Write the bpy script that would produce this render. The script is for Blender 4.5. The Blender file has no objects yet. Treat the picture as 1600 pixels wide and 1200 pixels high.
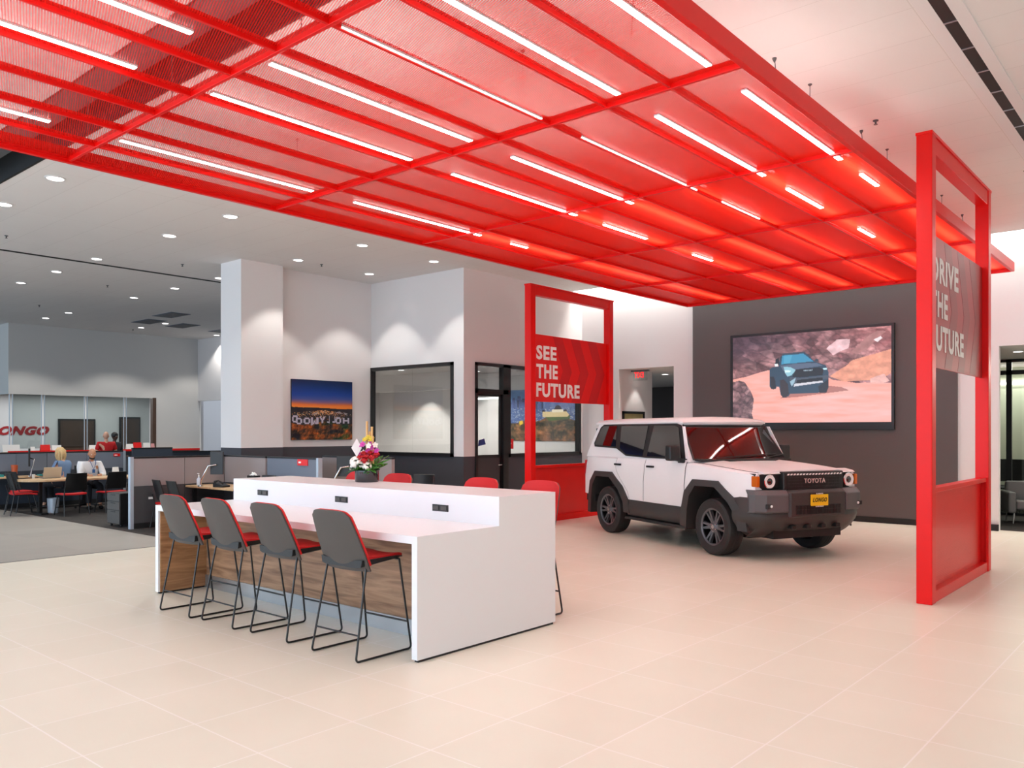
import bpy, bmesh, math, random
import numpy as np
from mathutils import Vector, Matrix
from math import sin, cos, pi, radians, sqrt, atan2
random.seed(7); np.random.seed(7)
SC = bpy.context.scene
COL = SC.collection

# ------------------------------------------------------------------ camera
YAW = radians(40.71)
cd = bpy.data.cameras.new('camera'); cam = bpy.data.objects.new('camera', cd); COL.objects.link(cam)
cam.location = (0, 0, 1.75); cam.rotation_euler = (radians(90), 0, YAW)
cd.sensor_width = 36; cd.lens = 36 * 1290 / 1600; cd.shift_y = 74 / 1600; cd.clip_end = 200
SC.camera = cam
SC.view_settings.view_transform = 'Standard'; SC.view_settings.look = 'None'
SC.view_settings.gamma = 1; SC.view_settings.use_curve_mapping = False
SC.view_settings.exposure = 0.48
cy = SC.cycles
cy.max_bounces = 8; cy.diffuse_bounces = 4; cy.glossy_bounces = 3; cy.transmission_bounces = 6; cy.transparent_max_bounces = 12
cy.sample_clamp_indirect = 3; cy.sample_clamp_direct = 12; cy.use_denoising = True; cy.caustics_reflective = False; cy.caustics_refractive = False

# ------------------------------------------------------------------ world and big lights
w = bpy.data.worlds.new('world'); SC.world = w; w.use_nodes = True
w.node_tree.nodes['Background'].inputs[0].default_value = (.75, .86, 1, 1)
w.node_tree.nodes['Background'].inputs[1].default_value = .9
def area(name, loc, rot, sx, sy, power, col):
    l = bpy.data.lights.new(name, 'AREA'); l.shape = 'RECTANGLE'; l.size = sx; l.size_y = sy; l.energy = power; l.color = col
    o = bpy.data.objects.new(name, l); o.location = loc; o.rotation_euler = rot; COL.objects.link(o); return o
area('daylight_window', (-9, -7.7, 2.4), (radians(90), 0, 0), 22, 4.2, 850, (.66, .82, 1))
area('daylight_side', (4.7, 4.5, 2.4), (radians(90), 0, radians(90)), 20, 4.2, 90, (1, .97, .93))
area('daylight_left', (-30, -5.5, 2.4), (radians(90), 0, radians(-30)), 12, 4, 420, (.6, .8, 1))

# ------------------------------------------------------------------ colour / material helpers
def lin(c):
    c = [v / 255 for v in c]
    return tuple((v / 12.92 if v <= .04045 else ((v + .055) / 1.055) ** 2.4) for v in c)
MATS = {}
def mat(name, rgb, rough=.5, metal=0.0, spec=.5, noise=0.0, nscale=8.0, bump=0.0, bscale=60.0, emit=0.0, coat=0.0, ecol=None, trans=0.0):
    if name in MATS: return MATS[name]
    m = bpy.data.materials.new(name); m.use_nodes = True; MATS[name] = m
    nt = m.node_tree; p = nt.nodes['Principled BSDF']; c = (*lin(rgb), 1)
    p.inputs['Base Color'].default_value = c; p.inputs['Roughness'].default_value = rough
    p.inputs['Metallic'].default_value = metal; p.inputs['Specular IOR Level'].default_value = spec
    p.inputs['Coat Weight'].default_value = coat; p.inputs['Transmission Weight'].default_value = trans
    if emit:
        p.inputs['Emission Color'].default_value = (*lin(ecol or rgb), 1); p.inputs['Emission Strength'].default_value = emit
    tc = nt.nodes.new('ShaderNodeTexCoord')
    if noise:
        n = nt.nodes.new('ShaderNodeTexNoise'); n.inputs['Scale'].default_value = nscale; n.inputs['Detail'].default_value = 4
        nt.links.new(tc.outputs['Object'], n.inputs['Vector'])
        mx = nt.nodes.new('ShaderNodeMix'); mx.data_type = 'RGBA'
        mx.inputs[6].default_value = tuple(v * (1 - noise) for v in c[:3]) + (1,); mx.inputs[7].default_value = tuple(min(1, v * (1 + noise)) for v in c[:3]) + (1,)
        nt.links.new(n.outputs['Fac'], mx.inputs[0]); nt.links.new(mx.outputs[2], p.inputs['Base Color'])
    if bump:
        n = nt.nodes.new('ShaderNodeTexNoise'); n.inputs['Scale'].default_value = bscale; n.inputs['Detail'].default_value = 3
        nt.links.new(tc.outputs['Object'], n.inputs['Vector'])
        b = nt.nodes.new('ShaderNodeBump'); b.inputs['Strength'].default_value = bump; b.inputs['Distance'].default_value = .01
        nt.links.new(n.outputs['Fac'], b.inputs['Height']); nt.links.new(b.outputs[0], p.inputs['Normal'])
    return m
def node(nt, t, **k):
    n = nt.nodes.new(t)
    for a, b in k.items(): setattr(n, a, b)
    return n
def mth(nt, op, a, b=None):
    n = node(nt, 'ShaderNodeMath', operation=op)
    for i, v in enumerate((a, b)):
        if v is None: continue
        if isinstance(v, (int, float)): n.inputs[i].default_value = v
        else: nt.links.new(v, n.inputs[i])
    return n.outputs[0]

def tile_mat(name, c1, c2, grout, px, py, ox, oy, gw, rough, bumpy=.0, vary=.04, rmix=.08):
    m = bpy.data.materials.new(name); m.use_nodes = True; MATS[name] = m; nt = m.node_tree; p = nt.nodes['Principled BSDF']
    tc = node(nt, 'ShaderNodeTexCoord'); sp = node(nt, 'ShaderNodeSeparateXYZ'); nt.links.new(tc.outputs['Object'], sp.inputs[0])
    fx = mth(nt, 'FRACT', mth(nt, 'DIVIDE', mth(nt, 'SUBTRACT', sp.outputs[0], ox), px))
    fy = mth(nt, 'FRACT', mth(nt, 'DIVIDE', mth(nt, 'SUBTRACT', sp.outputs[1], oy), py))
    gx = mth(nt, 'LESS_THAN', fx, gw / px); gy = mth(nt, 'LESS_THAN', fy, gw / py); g = mth(nt, 'MAXIMUM', gx, gy)
    ix = mth(nt, 'FLOOR', mth(nt, 'DIVIDE', mth(nt, 'SUBTRACT', sp.outputs[0], ox), px))
    iy = mth(nt, 'FLOOR', mth(nt, 'DIVIDE', mth(nt, 'SUBTRACT', sp.outputs[1], oy), py))
    cb = node(nt, 'ShaderNodeCombineXYZ'); nt.links.new(ix, cb.inputs[0]); nt.links.new(iy, cb.inputs[1])
    wn = node(nt, 'ShaderNodeTexWhiteNoise'); nt.links.new(cb.outputs[0], wn.inputs[0])
    nz = node(nt, 'ShaderNodeTexNoise'); nz.inputs['Scale'].default_value = 1.6; nz.inputs['Detail'].default_value = 6
    nt.links.new(tc.outputs['Object'], nz.inputs['Vector'])
    f = mth(nt, 'ADD', mth(nt, 'MULTIPLY', nz.outputs['Fac'], .7), mth(nt, 'MULTIPLY', wn.outputs[0], .35))
    mx = node(nt, 'ShaderNodeMix', data_type='RGBA'); nt.links.new(f, mx.inputs[0])
    mx.inputs[6].default_value = (*lin(c1), 1); mx.inputs[7].default_value = (*lin(c2), 1)
    m2 = node(nt, 'ShaderNodeMix', data_type='RGBA'); nt.links.new(g, m2.inputs[0]); nt.links.new(mx.outputs[2], m2.inputs[6]); m2.inputs[7].default_value = (*lin(grout), 1)
    nt.links.new(m2.outputs[2], p.inputs['Base Color'])
    r = mth(nt, 'ADD', mth(nt, 'MULTIPLY', nz.outputs['Fac'], rmix), rough); nt.links.new(r, p.inputs['Roughness'])
    return m
tile_mat('beige_tile', (236, 230, 211), (246, 240, 223), (253, 248, 239), .68, .64, -1.94, 2.5, .009, .28)
tile_mat('grey_tile', (162, 158, 151), (184, 180, 172), (172, 168, 161), .68, 1.28, -1.94, 2.5, .006, .38)
tile_mat('ceiling_tile', (232, 227, 224), (238, 234, 231), (220, 215, 211), 2.44, .60, -1.9, 4.16, .007, .9)
def wood_mat(name, a, b, axis=0, scale=1.0):
    m = bpy.data.materials.new(name); m.use_nodes = True; MATS[name] = m; nt = m.node_tree; p = nt.nodes['Principled BSDF']
    tc = node(nt, 'ShaderNodeTexCoord'); mp = node(nt, 'ShaderNodeMapping'); nt.links.new(tc.outputs['Object'], mp.inputs[0])
    s = [9, 9, 9]; s[axis] = .9; mp.inputs['Scale'].default_value = [v * scale for v in s]
    n = node(nt, 'ShaderNodeTexNoise'); n.inputs['Scale'].default_value = 1.5; n.inputs['Detail'].default_value = 8; n.inputs['Distortion'].default_value = 1.2
    nt.links.new(mp.outputs[0], n.inputs['Vector'])
    r = node(nt, 'ShaderNodeValToRGB'); nt.links.new(n.outputs['Fac'], r.inputs[0])
    r.color_ramp.elements[0].position = .32; r.color_ramp.elements[0].color = (*lin(a), 1)
    r.color_ramp.elements[1].position = .68; r.color_ramp.elements[1].color = (*lin(b), 1)
    nt.links.new(r.outputs[0], p.inputs['Base Color']); p.inputs['Roughness'].default_value = .42
    return m
wood_mat('counter_wood', (118, 84, 60), (176, 136, 104), 0)
wood_mat('counter_wood_side', (128, 88, 56), (182, 138, 98), 1)
wood_mat('desk_wood', (196, 160, 118), (222, 188, 146), 1)
wood_mat('door_wood', (66, 48, 38), (88, 64, 50), 2)
def band_mat(name, low, high, z, rough=.75):
    m = bpy.data.materials.new(name); m.use_nodes = True; MATS[name] = m; nt = m.node_tree; p = nt.nodes['Principled BSDF']
    tc = node(nt, 'ShaderNodeTexCoord'); sp = node(nt, 'ShaderNodeSeparateXYZ'); nt.links.new(tc.outputs['Object'], sp.inputs[0])
    f = mth(nt, 'GREATER_THAN', sp.outputs[2], z)
    mx = node(nt, 'ShaderNodeMix', data_type='RGBA'); nt.links.new(f, mx.inputs[0])
    mx.inputs[6].default_value = (*lin(low), 1); mx.inputs[7].default_value = (*lin(high), 1)
    nz = node(nt, 'ShaderNodeTexNoise'); nz.inputs['Scale'].default_value = 90; nt.links.new(tc.outputs['Object'], nz.inputs['Vector'])
    b = node(nt, 'ShaderNodeBump'); b.inputs['Strength'].default_value = .08; nt.links.new(nz.outputs['Fac'], b.inputs['Height']); nt.links.new(b.outputs[0], p.inputs['Normal'])
    nt.links.new(mx.outputs[2], p.inputs['Base Color']); p.inputs['Roughness'].default_value = rough
    return m
WHITE = (232, 228, 227); DK = (62, 63, 70)
band_mat('wall_two_tone', DK, WHITE, 1.22); band_mat('wall_two_tone_high', DK, WHITE, 1.42); band_mat('wall_far_two_tone', (70, 74, 80), (205, 203, 200), 1.08)
mat('wall_white', WHITE, .8, bump=.05, bscale=90); mat('wall_charcoal', (88, 84, 84), .7, bump=.05, bscale=90)
mat('ceiling_dark', (128, 130, 136), .8); mat('black_matte', (16, 16, 17), .6); mat('frame_black', (20, 20, 21), .4)
mat('carpet', (58, 53, 50), .95, noise=.45, nscale=5, bump=.5, bscale=200)
mat('red_paint', (228, 14, 10), .34, coat=.0, spec=.25, noise=.03, nscale=3)
mat('red_panel', (226, 16, 14), .35, noise=.03, nscale=3)
mat('red_dark_print', (196, 10, 16), .4); mat('letter_white', (250, 246, 242), .5)
mat('quartz', (238, 237, 238), .28, spec=.35, noise=.012, nscale=160)
mat('steel', (190, 195, 200), .3, metal=.9); mat('chrome', (225, 225, 228), .12, metal=1)
mat('shell_grey', (74, 70, 67), .55, bump=.12, bscale=300); mat('red_fabric', (205, 18, 22), .6, bump=.1, bscale=300)
mat('black_plastic', (20, 20, 21), .42); mat('black_metal', (14, 14, 15), .35)
mat('light_white', (255, 252, 248), .5, emit=5.0, ecol=(255, 252, 248)); mat('light_strip', (255, 252, 250), .5, emit=25.0, ecol=(255, 250, 246))
mat('car_white', (243, 242, 241), .33, coat=.12, spec=.3); mat('car_glass', (16, 14, 14), .03, spec=.8, coat=.6)
mat('car_clad', (52, 49, 48), .5, noise=.06, nscale=40); mat('car_grey', (84, 84, 86), .45); mat('tyre_rubber', (26, 26, 27), .65, bump=.15, bscale=80)
mat('rim_grey', (98, 98, 102), .3, metal=.6); mat('lamp_soft', (255, 252, 248), .5, emit=3.0); mat('amber', (205, 98, 12), .2, coat=.5)
mat('fabric_mauve', (150, 140, 140), .9, bump=.2, bscale=200); mat('fabric_dark', (68, 66, 68), .9, bump=.2, bscale=200)
mat('fabric_blue', (112, 120, 134), .9, bump=.2, bscale=200); mat('fabric_navy', (52, 60, 72), .9, bump=.2, bscale=200)
mat('panel_trim', (178, 190, 202), .4, metal=.3); mat('paper', (236, 234, 230), .7); mat('shade_green', (216, 222, 200), .8)
def glass_mat(name, tint=(.93, .95, .94), fac=.12):
    m = bpy.data.materials.new(name); m.use_nodes = True; MATS[name] = m; nt = m.node_tree; nt.nodes.remove(nt.nodes['Principled BSDF'])
    t = node(nt, 'ShaderNodeBsdfTransparent'); t.inputs[0].default_value = (*tint, 1); g = node(nt, 'ShaderNodeBsdfGlossy'); g.inputs['Roughness'].default_value = .02
    fr = node(nt, 'ShaderNodeLayerWeight'); fr.inputs[0].default_value = .5; mx = node(nt, 'ShaderNodeMixShader')
    nt.links.new(mth(nt, 'ADD', mth(nt, 'MULTIPLY', mth(nt, 'POWER', fr.outputs['Facing'], 4.0), .5), fac * .5), mx.inputs[0]); nt.links.new(t.outputs[0], mx.inputs[1]); nt.links.new(g.outputs[0], mx.inputs[2])
    nt.links.new(mx.outputs[0], nt.nodes['Material Output'].inputs[0]); return m
glass_mat('clear_glass'); glass_mat('smoke_glass', (.75, .79, .78), .1)
# perforated red sheet: how much one sees through it depends on how steeply one looks through the slots
def mesh_mat():
    m = bpy.data.materials.new('perforated_red'); m.use_nodes = True; MATS['perforated_red'] = m; nt = m.node_tree; p = nt.nodes['Principled BSDF']
    p.inputs['Base Color'].default_value = (*lin((250, 26, 20)), 1); p.inputs['Roughness'].default_value = .32; p.inputs['Specular IOR Level'].default_value = .4
    g = node(nt, 'ShaderNodeNewGeometry'); sp = node(nt, 'ShaderNodeSeparateXYZ'); nt.links.new(g.outputs['Incoming'], sp.inputs[0])
    q = mth(nt, 'DIVIDE', mth(nt, 'ABSOLUTE', sp.outputs[1]), mth(nt, 'MAXIMUM', mth(nt, 'ABSOLUTE', sp.outputs[2]), .001))
    T = mth(nt, 'DIVIDE', mth(nt, 'SUBTRACT', 3.1, q), 1.75)
    T = mth(nt, 'MULTIPLY', mth(nt, 'POWER', mth(nt, 'MINIMUM', mth(nt, 'MAXIMUM', T, 0.0), 1.0), 1.2), .52)
    tc = node(nt, 'ShaderNodeTexCoord'); s2 = node(nt, 'ShaderNodeSeparateXYZ'); nt.links.new(tc.outputs['Object'], s2.inputs[0])
    ph = mth(nt, 'ADD', mth(nt, 'MULTIPLY', s2.outputs[0], .326 * 2 * pi / .017), mth(nt, 'MULTIPLY', s2.outputs[1], .945 * 2 * pi / .017))
    st = mth(nt, 'ADD', 1, mth(nt, 'MULTIPLY', mth(nt, 'SINE', ph), .42))
    T = mth(nt, 'MINIMUM', mth(nt, 'MULTIPLY', T, st), 1.0)
    t = node(nt, 'ShaderNodeBsdfTransparent'); tr = node(nt, 'ShaderNodeBsdfTranslucent'); tr.inputs[0].default_value = (*lin((255, 48, 28)), 1)
    m1 = node(nt, 'ShaderNodeMixShader'); m1.inputs[0].default_value = .58; nt.links.new(p.outputs[0], m1.inputs[1]); nt.links.new(tr.outputs[0], m1.inputs[2])
    m2 = node(nt, 'ShaderNodeMixShader'); nt.links.new(T, m2.inputs[0]); nt.links.new(m1.outputs[0], m2.inputs[1]); nt.links.new(t.outputs[0], m2.inputs[2])
    nt.links.new(m2.outputs[0], nt.nodes['Material Output'].inputs[0]); return m
mesh_mat()
def vcol_mat(name, emit=0.0, rough=.5):
    m = bpy.data.materials.new(name); m.use_nodes = True; MATS[name] = m; nt = m.node_tree; p = nt.nodes['Principled BSDF']
    a = node(nt, 'ShaderNodeAttribute'); a.attribute_name = 'Col'; nt.links.new(a.outputs['Color'], p.inputs['Base Color']); p.inputs['Roughness'].default_value = rough
    if emit:
        nt.links.new(a.outputs['Color'], p.inputs['Emission Color']); p.inputs['Emission Strength'].default_value = emit
        mz = node(nt, 'ShaderNodeMix', data_type='RGBA'); mz.inputs[0].default_value = .9; nt.links.new(a.outputs['Color'], mz.inputs[6]); mz.inputs[7].default_value = (0, 0, 0, 1); nt.links.new(mz.outputs[2], p.inputs['Base Color'])
    return m
vcol_mat('print_photo', 0, .35); vcol_mat('screen_photo', .78, .3)

# ------------------------------------------------------------------ mesh helpers
class MB:
    def __init__(s): s.v = []; s.f = []
    def add(s, vs, fs):
        n = len(s.v); s.v += [tuple(v) for v in vs]; s.f += [tuple(i + n for i in f) for f in fs]; return s
    def box(s, x0, x1, y0, y1, z0, z1):
        return s.add([(x0, y0, z0), (x1, y0, z0), (x1, y1, z0), (x0, y1, z0), (x0, y0, z1), (x1, y0, z1), (x1, y1, z1), (x0, y1, z1)],
                     [(0, 3, 2, 1), (4, 5, 6, 7), (0, 1, 5, 4), (1, 2, 6, 5), (2, 3, 7, 6), (3, 0, 4, 7)])
    def obox(s, c, size, M=None):
        x, y, z = (v / 2 for v in size); b = MB().box(-x, x, -y, y, -z, z); M = M or Matrix.Identity(3)
        return s.add([Vector(c) + M @ Vector(v) for v in b.v], b.f)
    def prism(s, poly, axis, a, b):
        n = len(poly); A = []
        ar = sum(poly[i][0] * poly[(i + 1) % n][1] - poly[(i + 1) % n][0] * poly[i][1] for i in range(n))
        if ar < 0: poly = poly[::-1]
        def P(p, t): return {0: (t, p[0], p[1]), 1: (p[0], t, p[1]), 2: (p[0], p[1], t)}[axis]
        vs = [P(p, a) for p in poly] + [P(p, b) for p in poly]
        fs = [tuple(range(n)), tuple(range(2 * n - 1, n - 1, -1))] + [(i, i + n, (i + 1) % n + n, (i + 1) % n) for i in range(n)]
        if axis != 1: fs = [f[::-1] for f in fs]
        if a > b: fs = [f[::-1] for f in fs]
        return s.add(vs, fs)
    def tube(s, pts, r, n=8, closed=False):
        pts = [Vector(p) for p in pts]; m = len(pts); rr = r if isinstance(r, (list, tuple)) else [r] * m
        rings = []; up = None
        for i, p in enumerate(pts):
            a = pts[i - 1] if (i > 0 or closed) else p; b = pts[(i + 1) % m] if (i < m - 1 or closed) else p
            t = (b - a).normalized() if (b - a).length > 1e-9 else Vector((0, 0, 1))
            if up is None:
                up = Vector((0, 0, 1)) if abs(t.z) < .9 else Vector((1, 0, 0))
            u = (up - t * up.dot(t)); u = u.normalized() if u.length > 1e-6 else t.orthogonal().normalized(); up = u; w_ = t.cross(u)
            rings.append([p + (u * cos(2 * pi * k / n) + w_ * sin(2 * pi * k / n)) * rr[i] for k in range(n)])
        return s.loft(rings, cap=not closed, wrap=closed)
    def loft(s, rings, cap=True, wrap=False):
        n = len(rings[0]); m = len(rings); vs = [v for r in rings for v in r]; fs = []
        for i in range(m if wrap else m - 1):
            j = (i + 1) % m
            fs += [(i * n + k, i * n + (k + 1) % n, j * n + (k + 1) % n, j * n + k) for k in range(n)]
        if cap: fs += [tuple(range(n - 1, -1, -1)), tuple((m - 1) * n + k for k in range(n))]
        return s.add(vs, fs)
    def lathe(s, prof, c=(0, 0, 0), n=24, M=None, wrap=False):
        M = M or Matrix.Identity(3); c = Vector(c)
        rings = [[c + M @ Vector((r * cos(2 * pi * k / n), r * sin(2 * pi * k / n), z)) for k in range(n)] for r, z in prof]
        return s.loft(rings, cap=not wrap, wrap=wrap)
    def cyl(s, c, r, h, n=20, M=None): return s.lathe([(r, 0), (r, h)], c, n, M)
    def ball(s, c, r, n=10, M=None):
        r = (r, r, r) if isinstance(r, (int, float)) else r; M = M or Matrix.Identity(3); c = Vector(c); m = max(4, n // 2 + 1); rings = []
        for i in range(m + 1):
            a = pi * (i + .02) / (m + .04) ; rings.append([c + M @ Vector((r[0] * sin(a) * cos(2 * pi * k / n), r[1] * sin(a) * sin(2 * pi * k / n), -r[2] * cos(a))) for k in range(n)])
        return s.loft(rings)
    def sheet(s, fn, nu, nv, th, side=1):
        """solid slab from fn(u,v) -> Vector, thickness th along the surface normal"""
        P = [[Vector(fn(u / nu, v / nv)) for u in range(nu + 1)] for v in range(nv + 1)]
        def N(u, v):
            a = P[v][min(u + 1, nu)] - P[v][max(u - 1, 0)]; b = P[min(v + 1, nv)][u] - P[max(v - 1, 0)][u]; n = a.cross(b); return n.normalized() if n.length > 1e-9 else Vector((0, 0, 1))
        top = [P[v][u] for v in range(nv + 1) for u in range(nu + 1)]; bot = [P[v][u] - N(u, v) * th * side for v in range(nv + 1) for u in range(nu + 1)]
        k = len(top); W = nu + 1; fs = []
        for v in range(nv):
            for u in range(nu):
                a = v * W + u; fs += [(a, a + 1, a + W + 1, a + W), (k + a, k + a + W, k + a + W + 1, k + a + 1)]
        bd = [u for u in range(W)] + [v * W + nu for v in range(1, nv + 1)] + [nv * W + u for u in range(nu - 1, -1, -1)] + [v * W for v in range(nv - 1, 0, -1)]
        for i in range(len(bd)):
            a, b = bd[i], bd[(i + 1) % len(bd)]; fs.append((a, k + a, k + b, b))
        return s.add(top + bot, fs)
    def xf(s, M): s.v = [tuple(M @ Vector(v)) for v in s.v]; return s
    def mirror_y(s):
        n = len(s.v); s.v += [(x, -y, z) for x, y, z in s.v]; s.f += [tuple(i + n for i in f[::-1]) for f in list(s.f)]; return s
    def mesh(s, name='m'):
        me = bpy.data.meshes.new(name); me.from_pydata(s.v, [], s.f); me.update()
        bm = bmesh.new(); bm.from_mesh(me); bmesh.ops.recalc_face_normals(bm, faces=bm.faces); bm.to_mesh(me); bm.free(); return me
    def build(s, name, m, parent=None, smooth=None, bevel=0, seg=2, loc=None, kind=None):
        me = s.mesh(name); return link(name, me, m, parent, smooth, bevel, seg, loc, kind)
def link(name, me, m, parent=None, smooth=None, bevel=0, seg=2, loc=None, kind=None):
    o = bpy.data.objects.new(name, me); COL.objects.link(o)
    me.materials.clear(); me.materials.append(MATS[m] if isinstance(m, str) else m)
    if smooth is not None: me.shade_smooth(); me.set_sharp_from_angle(angle=radians(smooth))
    if bevel:
        b = o.modifiers.new('bevel', 'BEVEL'); b.width = bevel; b.segments = seg; b.limit_method = 'ANGLE'; b.angle_limit = radians(40)
    if parent is not None: o.parent = parent
    if loc is not None: o.location = loc
    if kind: o['kind'] = kind
    return o
def tag(o, label, cat, group=None, kind=None):
    o['label'] = label; o['category'] = cat
    if group: o['group'] = group
    if kind: o['kind'] = kind
    return o
def thing(name, label, cat, loc=(0, 0, 0), rz=0, group=None, scale=None):
    o = bpy.data.objects.new(name, None); COL.objects.link(o); o.location = loc; o.rotation_euler = (0, 0, rz); o.empty_display_size = .1
    if scale: o.scale = scale
    return tag(o, label, cat, group)
def dup(root, loc, rz=None, label=None, group=None, scale=None):
    r = root.copy(); COL.objects.link(r); r.location = loc
    if rz is not None: r.rotation_euler = (0, 0, rz)
    if label: r['label'] = label
    if group: r['group'] = group
    if scale: r.scale = scale
    for ch in list(root.children):
        c = ch.copy(); COL.objects.link(c); c.parent = r
        for g in list(ch.children):
            d = g.copy(); COL.objects.link(d); d.parent = c
    return r
def text_mesh(s, size, depth=.004, bold=0.0, shear=0.0, sx=1.0, center=True, spacing=1.0):
    cu = bpy.data.curves.new('t', 'FONT'); cu.body = s; cu.size = size; cu.extrude = depth / 2; cu.offset = bold; cu.shear = shear; cu.space_character = spacing
    cu.align_x = 'CENTER' if center else 'LEFT'; cu.align_y = 'CENTER' if center else 'BOTTOM_BASELINE'; cu.resolution_u = 3
    o = bpy.data.objects.new('t', cu); COL.objects.link(o); bpy.context.view_layer.update()
    me = bpy.data.meshes.new_from_object(o.evaluated_get(bpy.context.evaluated_depsgraph_get())); bpy.data.objects.remove(o); bpy.data.curves.remove(cu)
    me.transform(Matrix.Diagonal((sx, 1, 1, 1))); return me
def text(name, s, m, M, size, depth=.004, bold=0.0, shear=0.0, sx=1.0, parent=None, width=None, height=None, center=True, spacing=1.0):
    me = text_mesh(s, size, depth, bold, shear, 1, center, spacing)
    if width or height:
        xs = [v.co.x for v in me.vertices]; ys = [v.co.y for v in me.vertices]
        w0 = max(xs) - min(xs); h0 = max(ys) - min(ys); kx = width / w0 if width else 1; ky = height / h0 if height else 1
        me.transform(Matrix.Translation((-min(xs) if not center else 0, -min(ys) if not center else 0, 0)))
        me.transform(Matrix.Diagonal((kx, ky, 1, 1)))
    me.transform(M); return link(name, me, m, parent)
def boolean(o, cutters):
    """cut MB solids out of o and bake the result"""
    tmp = []
    for c in cutters:
        t = bpy.data.objects.new('cut', c.mesh('cut')); COL.objects.link(t); t.parent = o.parent; tmp.append(t)
        md = o.modifiers.new('b', 'BOOLEAN'); md.object = t; md.operation = 'DIFFERENCE'; md.solver = 'EXACT'
    bpy.context.view_layer.update(); me = bpy.data.meshes.new_from_object(o.evaluated_get(bpy.context.evaluated_depsgraph_get()))
    o.modifiers.clear(); o.data = me
    for t in tmp: bpy.data.objects.remove(t)
    return o
def ax(xv, yv, loc):  # matrix whose local x is xv and local y is yv
    x = Vector(xv).normalized(); y = Vector(yv).normalized(); z = x.cross(y); M = Matrix((x, y, z)).transposed().to_4x4(); M.translation = Vector(loc); return M

# ------------------------------------------------------------------ picture painting (vertex colours on flat prints and the screen)
def vnoise(x, y, seed):
    r = np.random.RandomState(seed); g = r.rand(64, 64); xi = np.floor(x).astype(int); yi = np.floor(y).astype(int); fx = x - xi; fy = y - yi
    fx = fx * fx * (3 - 2 * fx); fy = fy * fy * (3 - 2 * fy); a = g[yi % 64, xi % 64]; b = g[yi % 64, (xi + 1) % 64]; c = g[(yi + 1) % 64, xi % 64]; d = g[(yi + 1) % 64, (xi + 1) % 64]
    return (a * (1 - fx) + b * fx) * (1 - fy) + (c * (1 - fx) + d * fx) * fy
def fbm(x, y, seed, o=4):
    s = 0; a = .5
    for i in range(o): s = s + a * vnoise(x * 2 ** i, y * 2 ** i, seed + i); a *= .5
    return s
def inpoly(u, v, poly):
    c = np.zeros(u.shape, bool); n = len(poly)
    for i in range(n):
        x0, y0 = poly[i]; x1, y1 = poly[(i + 1) % n]
        if y0 == y1: continue
        k = ((y0 > v) != (y1 > v)) & (u < (x1 - x0) * (v - y0) / (y1 - y0) + x0); c ^= k
    return c
def fill(img, u, v, poly, col, a=1.0):
    k = inpoly(u, v, poly); img[k] = img[k] * (1 - a) + np.array(col) * a
def worley(u, v, pts):
    d = np.full(u.shape, 9.); d2 = np.full(u.shape, 9.); idx = np.zeros(u.shape, int)
    for i, (a, b) in enumerate(pts):
        e = (u - a) ** 2 + (v - b) ** 2; k = e < d; d2 = np.where(k, d, np.minimum(d2, e)); idx = np.where(k, i, idx); d = np.where(k, e, d)
    return np.sqrt(d), np.sqrt(d2), idx
def picture_mesh(img, p00, px, py):
    """img rows top to bottom; p00 = top left corner, px = across vector, py = down vector"""
    H, W = img.shape[:2]; p00, px, py = map(np.array, (p00, px, py))
    jj, ii = np.meshgrid(np.arange(H), np.arange(W), indexing='ij')
    P = p00 + (ii / (W - 1))[..., None] * px + (jj / (H - 1))[..., None] * py
    idx = np.arange(H * W).reshape(H, W); f = np.stack([idx[:-1, :-1], idx[1:, :-1], idx[1:, 1:], idx[:-1, 1:]], -1).reshape(-1, 4)
    me = bpy.data.meshes.new('picture'); me.from_pydata(P.reshape(-1, 3).tolist(), [], f.tolist())
    c = np.clip(img, 0, 255) / 255.; c = np.where(c <= .04045, c / 12.92, ((c + .055) / 1.055) ** 2.4)
    at = me.color_attributes.new('Col', 'FLOAT_COLOR', 'POINT'); at.data.foreach_set('color', np.concatenate([c.reshape(-1, 3), np.ones((H * W, 1))], 1).ravel()); me.update(); return me
# ================================================================== THE SETTING
def S(name, mb, m, **k): return mb.build(name, m, kind='structure', **k)
CZ = 5.17
S('floor', MB().box(-12.3, 5.2, -9, 24.5, -.1, 0), 'beige_tile')
S('floor_grey_tile', MB().box(-42, -12.3, -9, 6.53, -.1, 0), 'grey_tile')
S('floor_carpet', MB().box(-42, -12.3, 6.53, 24.5, -.1, 0), 'carpet')
S('trim_floor_strip', MB().box(-12.315, -12.285, -9, 6.53, 0, .002), 'frame_black')
S('floor_carpet_lounge', MB().box(-4.5, 5.2, 16.72, 24.5, 0, .006), 'carpet')
# ceiling: two fields with a dark recess between them and a light cove along the back wall
S('ceiling', MB().box(-42, 5.2, -9, 3.33, CZ, CZ + .2).box(-42, 5.2, 4.03, 16.25, CZ, CZ + .2).box(-42, -12, 16.25, 17, CZ, CZ + .2), 'ceiling_tile')
S('ceiling_recess', MB().box(-42, 5.2, 3.2, 4.15, CZ + .32, CZ + .42), 'ceiling_dark')
S('trim_recess', MB().box(-42, 5.2, 3.315, 3.335, CZ - .004, CZ + .32).box(-42, 5.2, 4.0, 4.035, CZ - .004, CZ + .32), 'black_matte')
S('ceiling_cove', MB().box(-12, 5.2, 16.2, 16.9, CZ + .42, CZ + .5).box(-12, 5.2, 16.2, 16.25, CZ, CZ + .42), 'wall_white')
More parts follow.
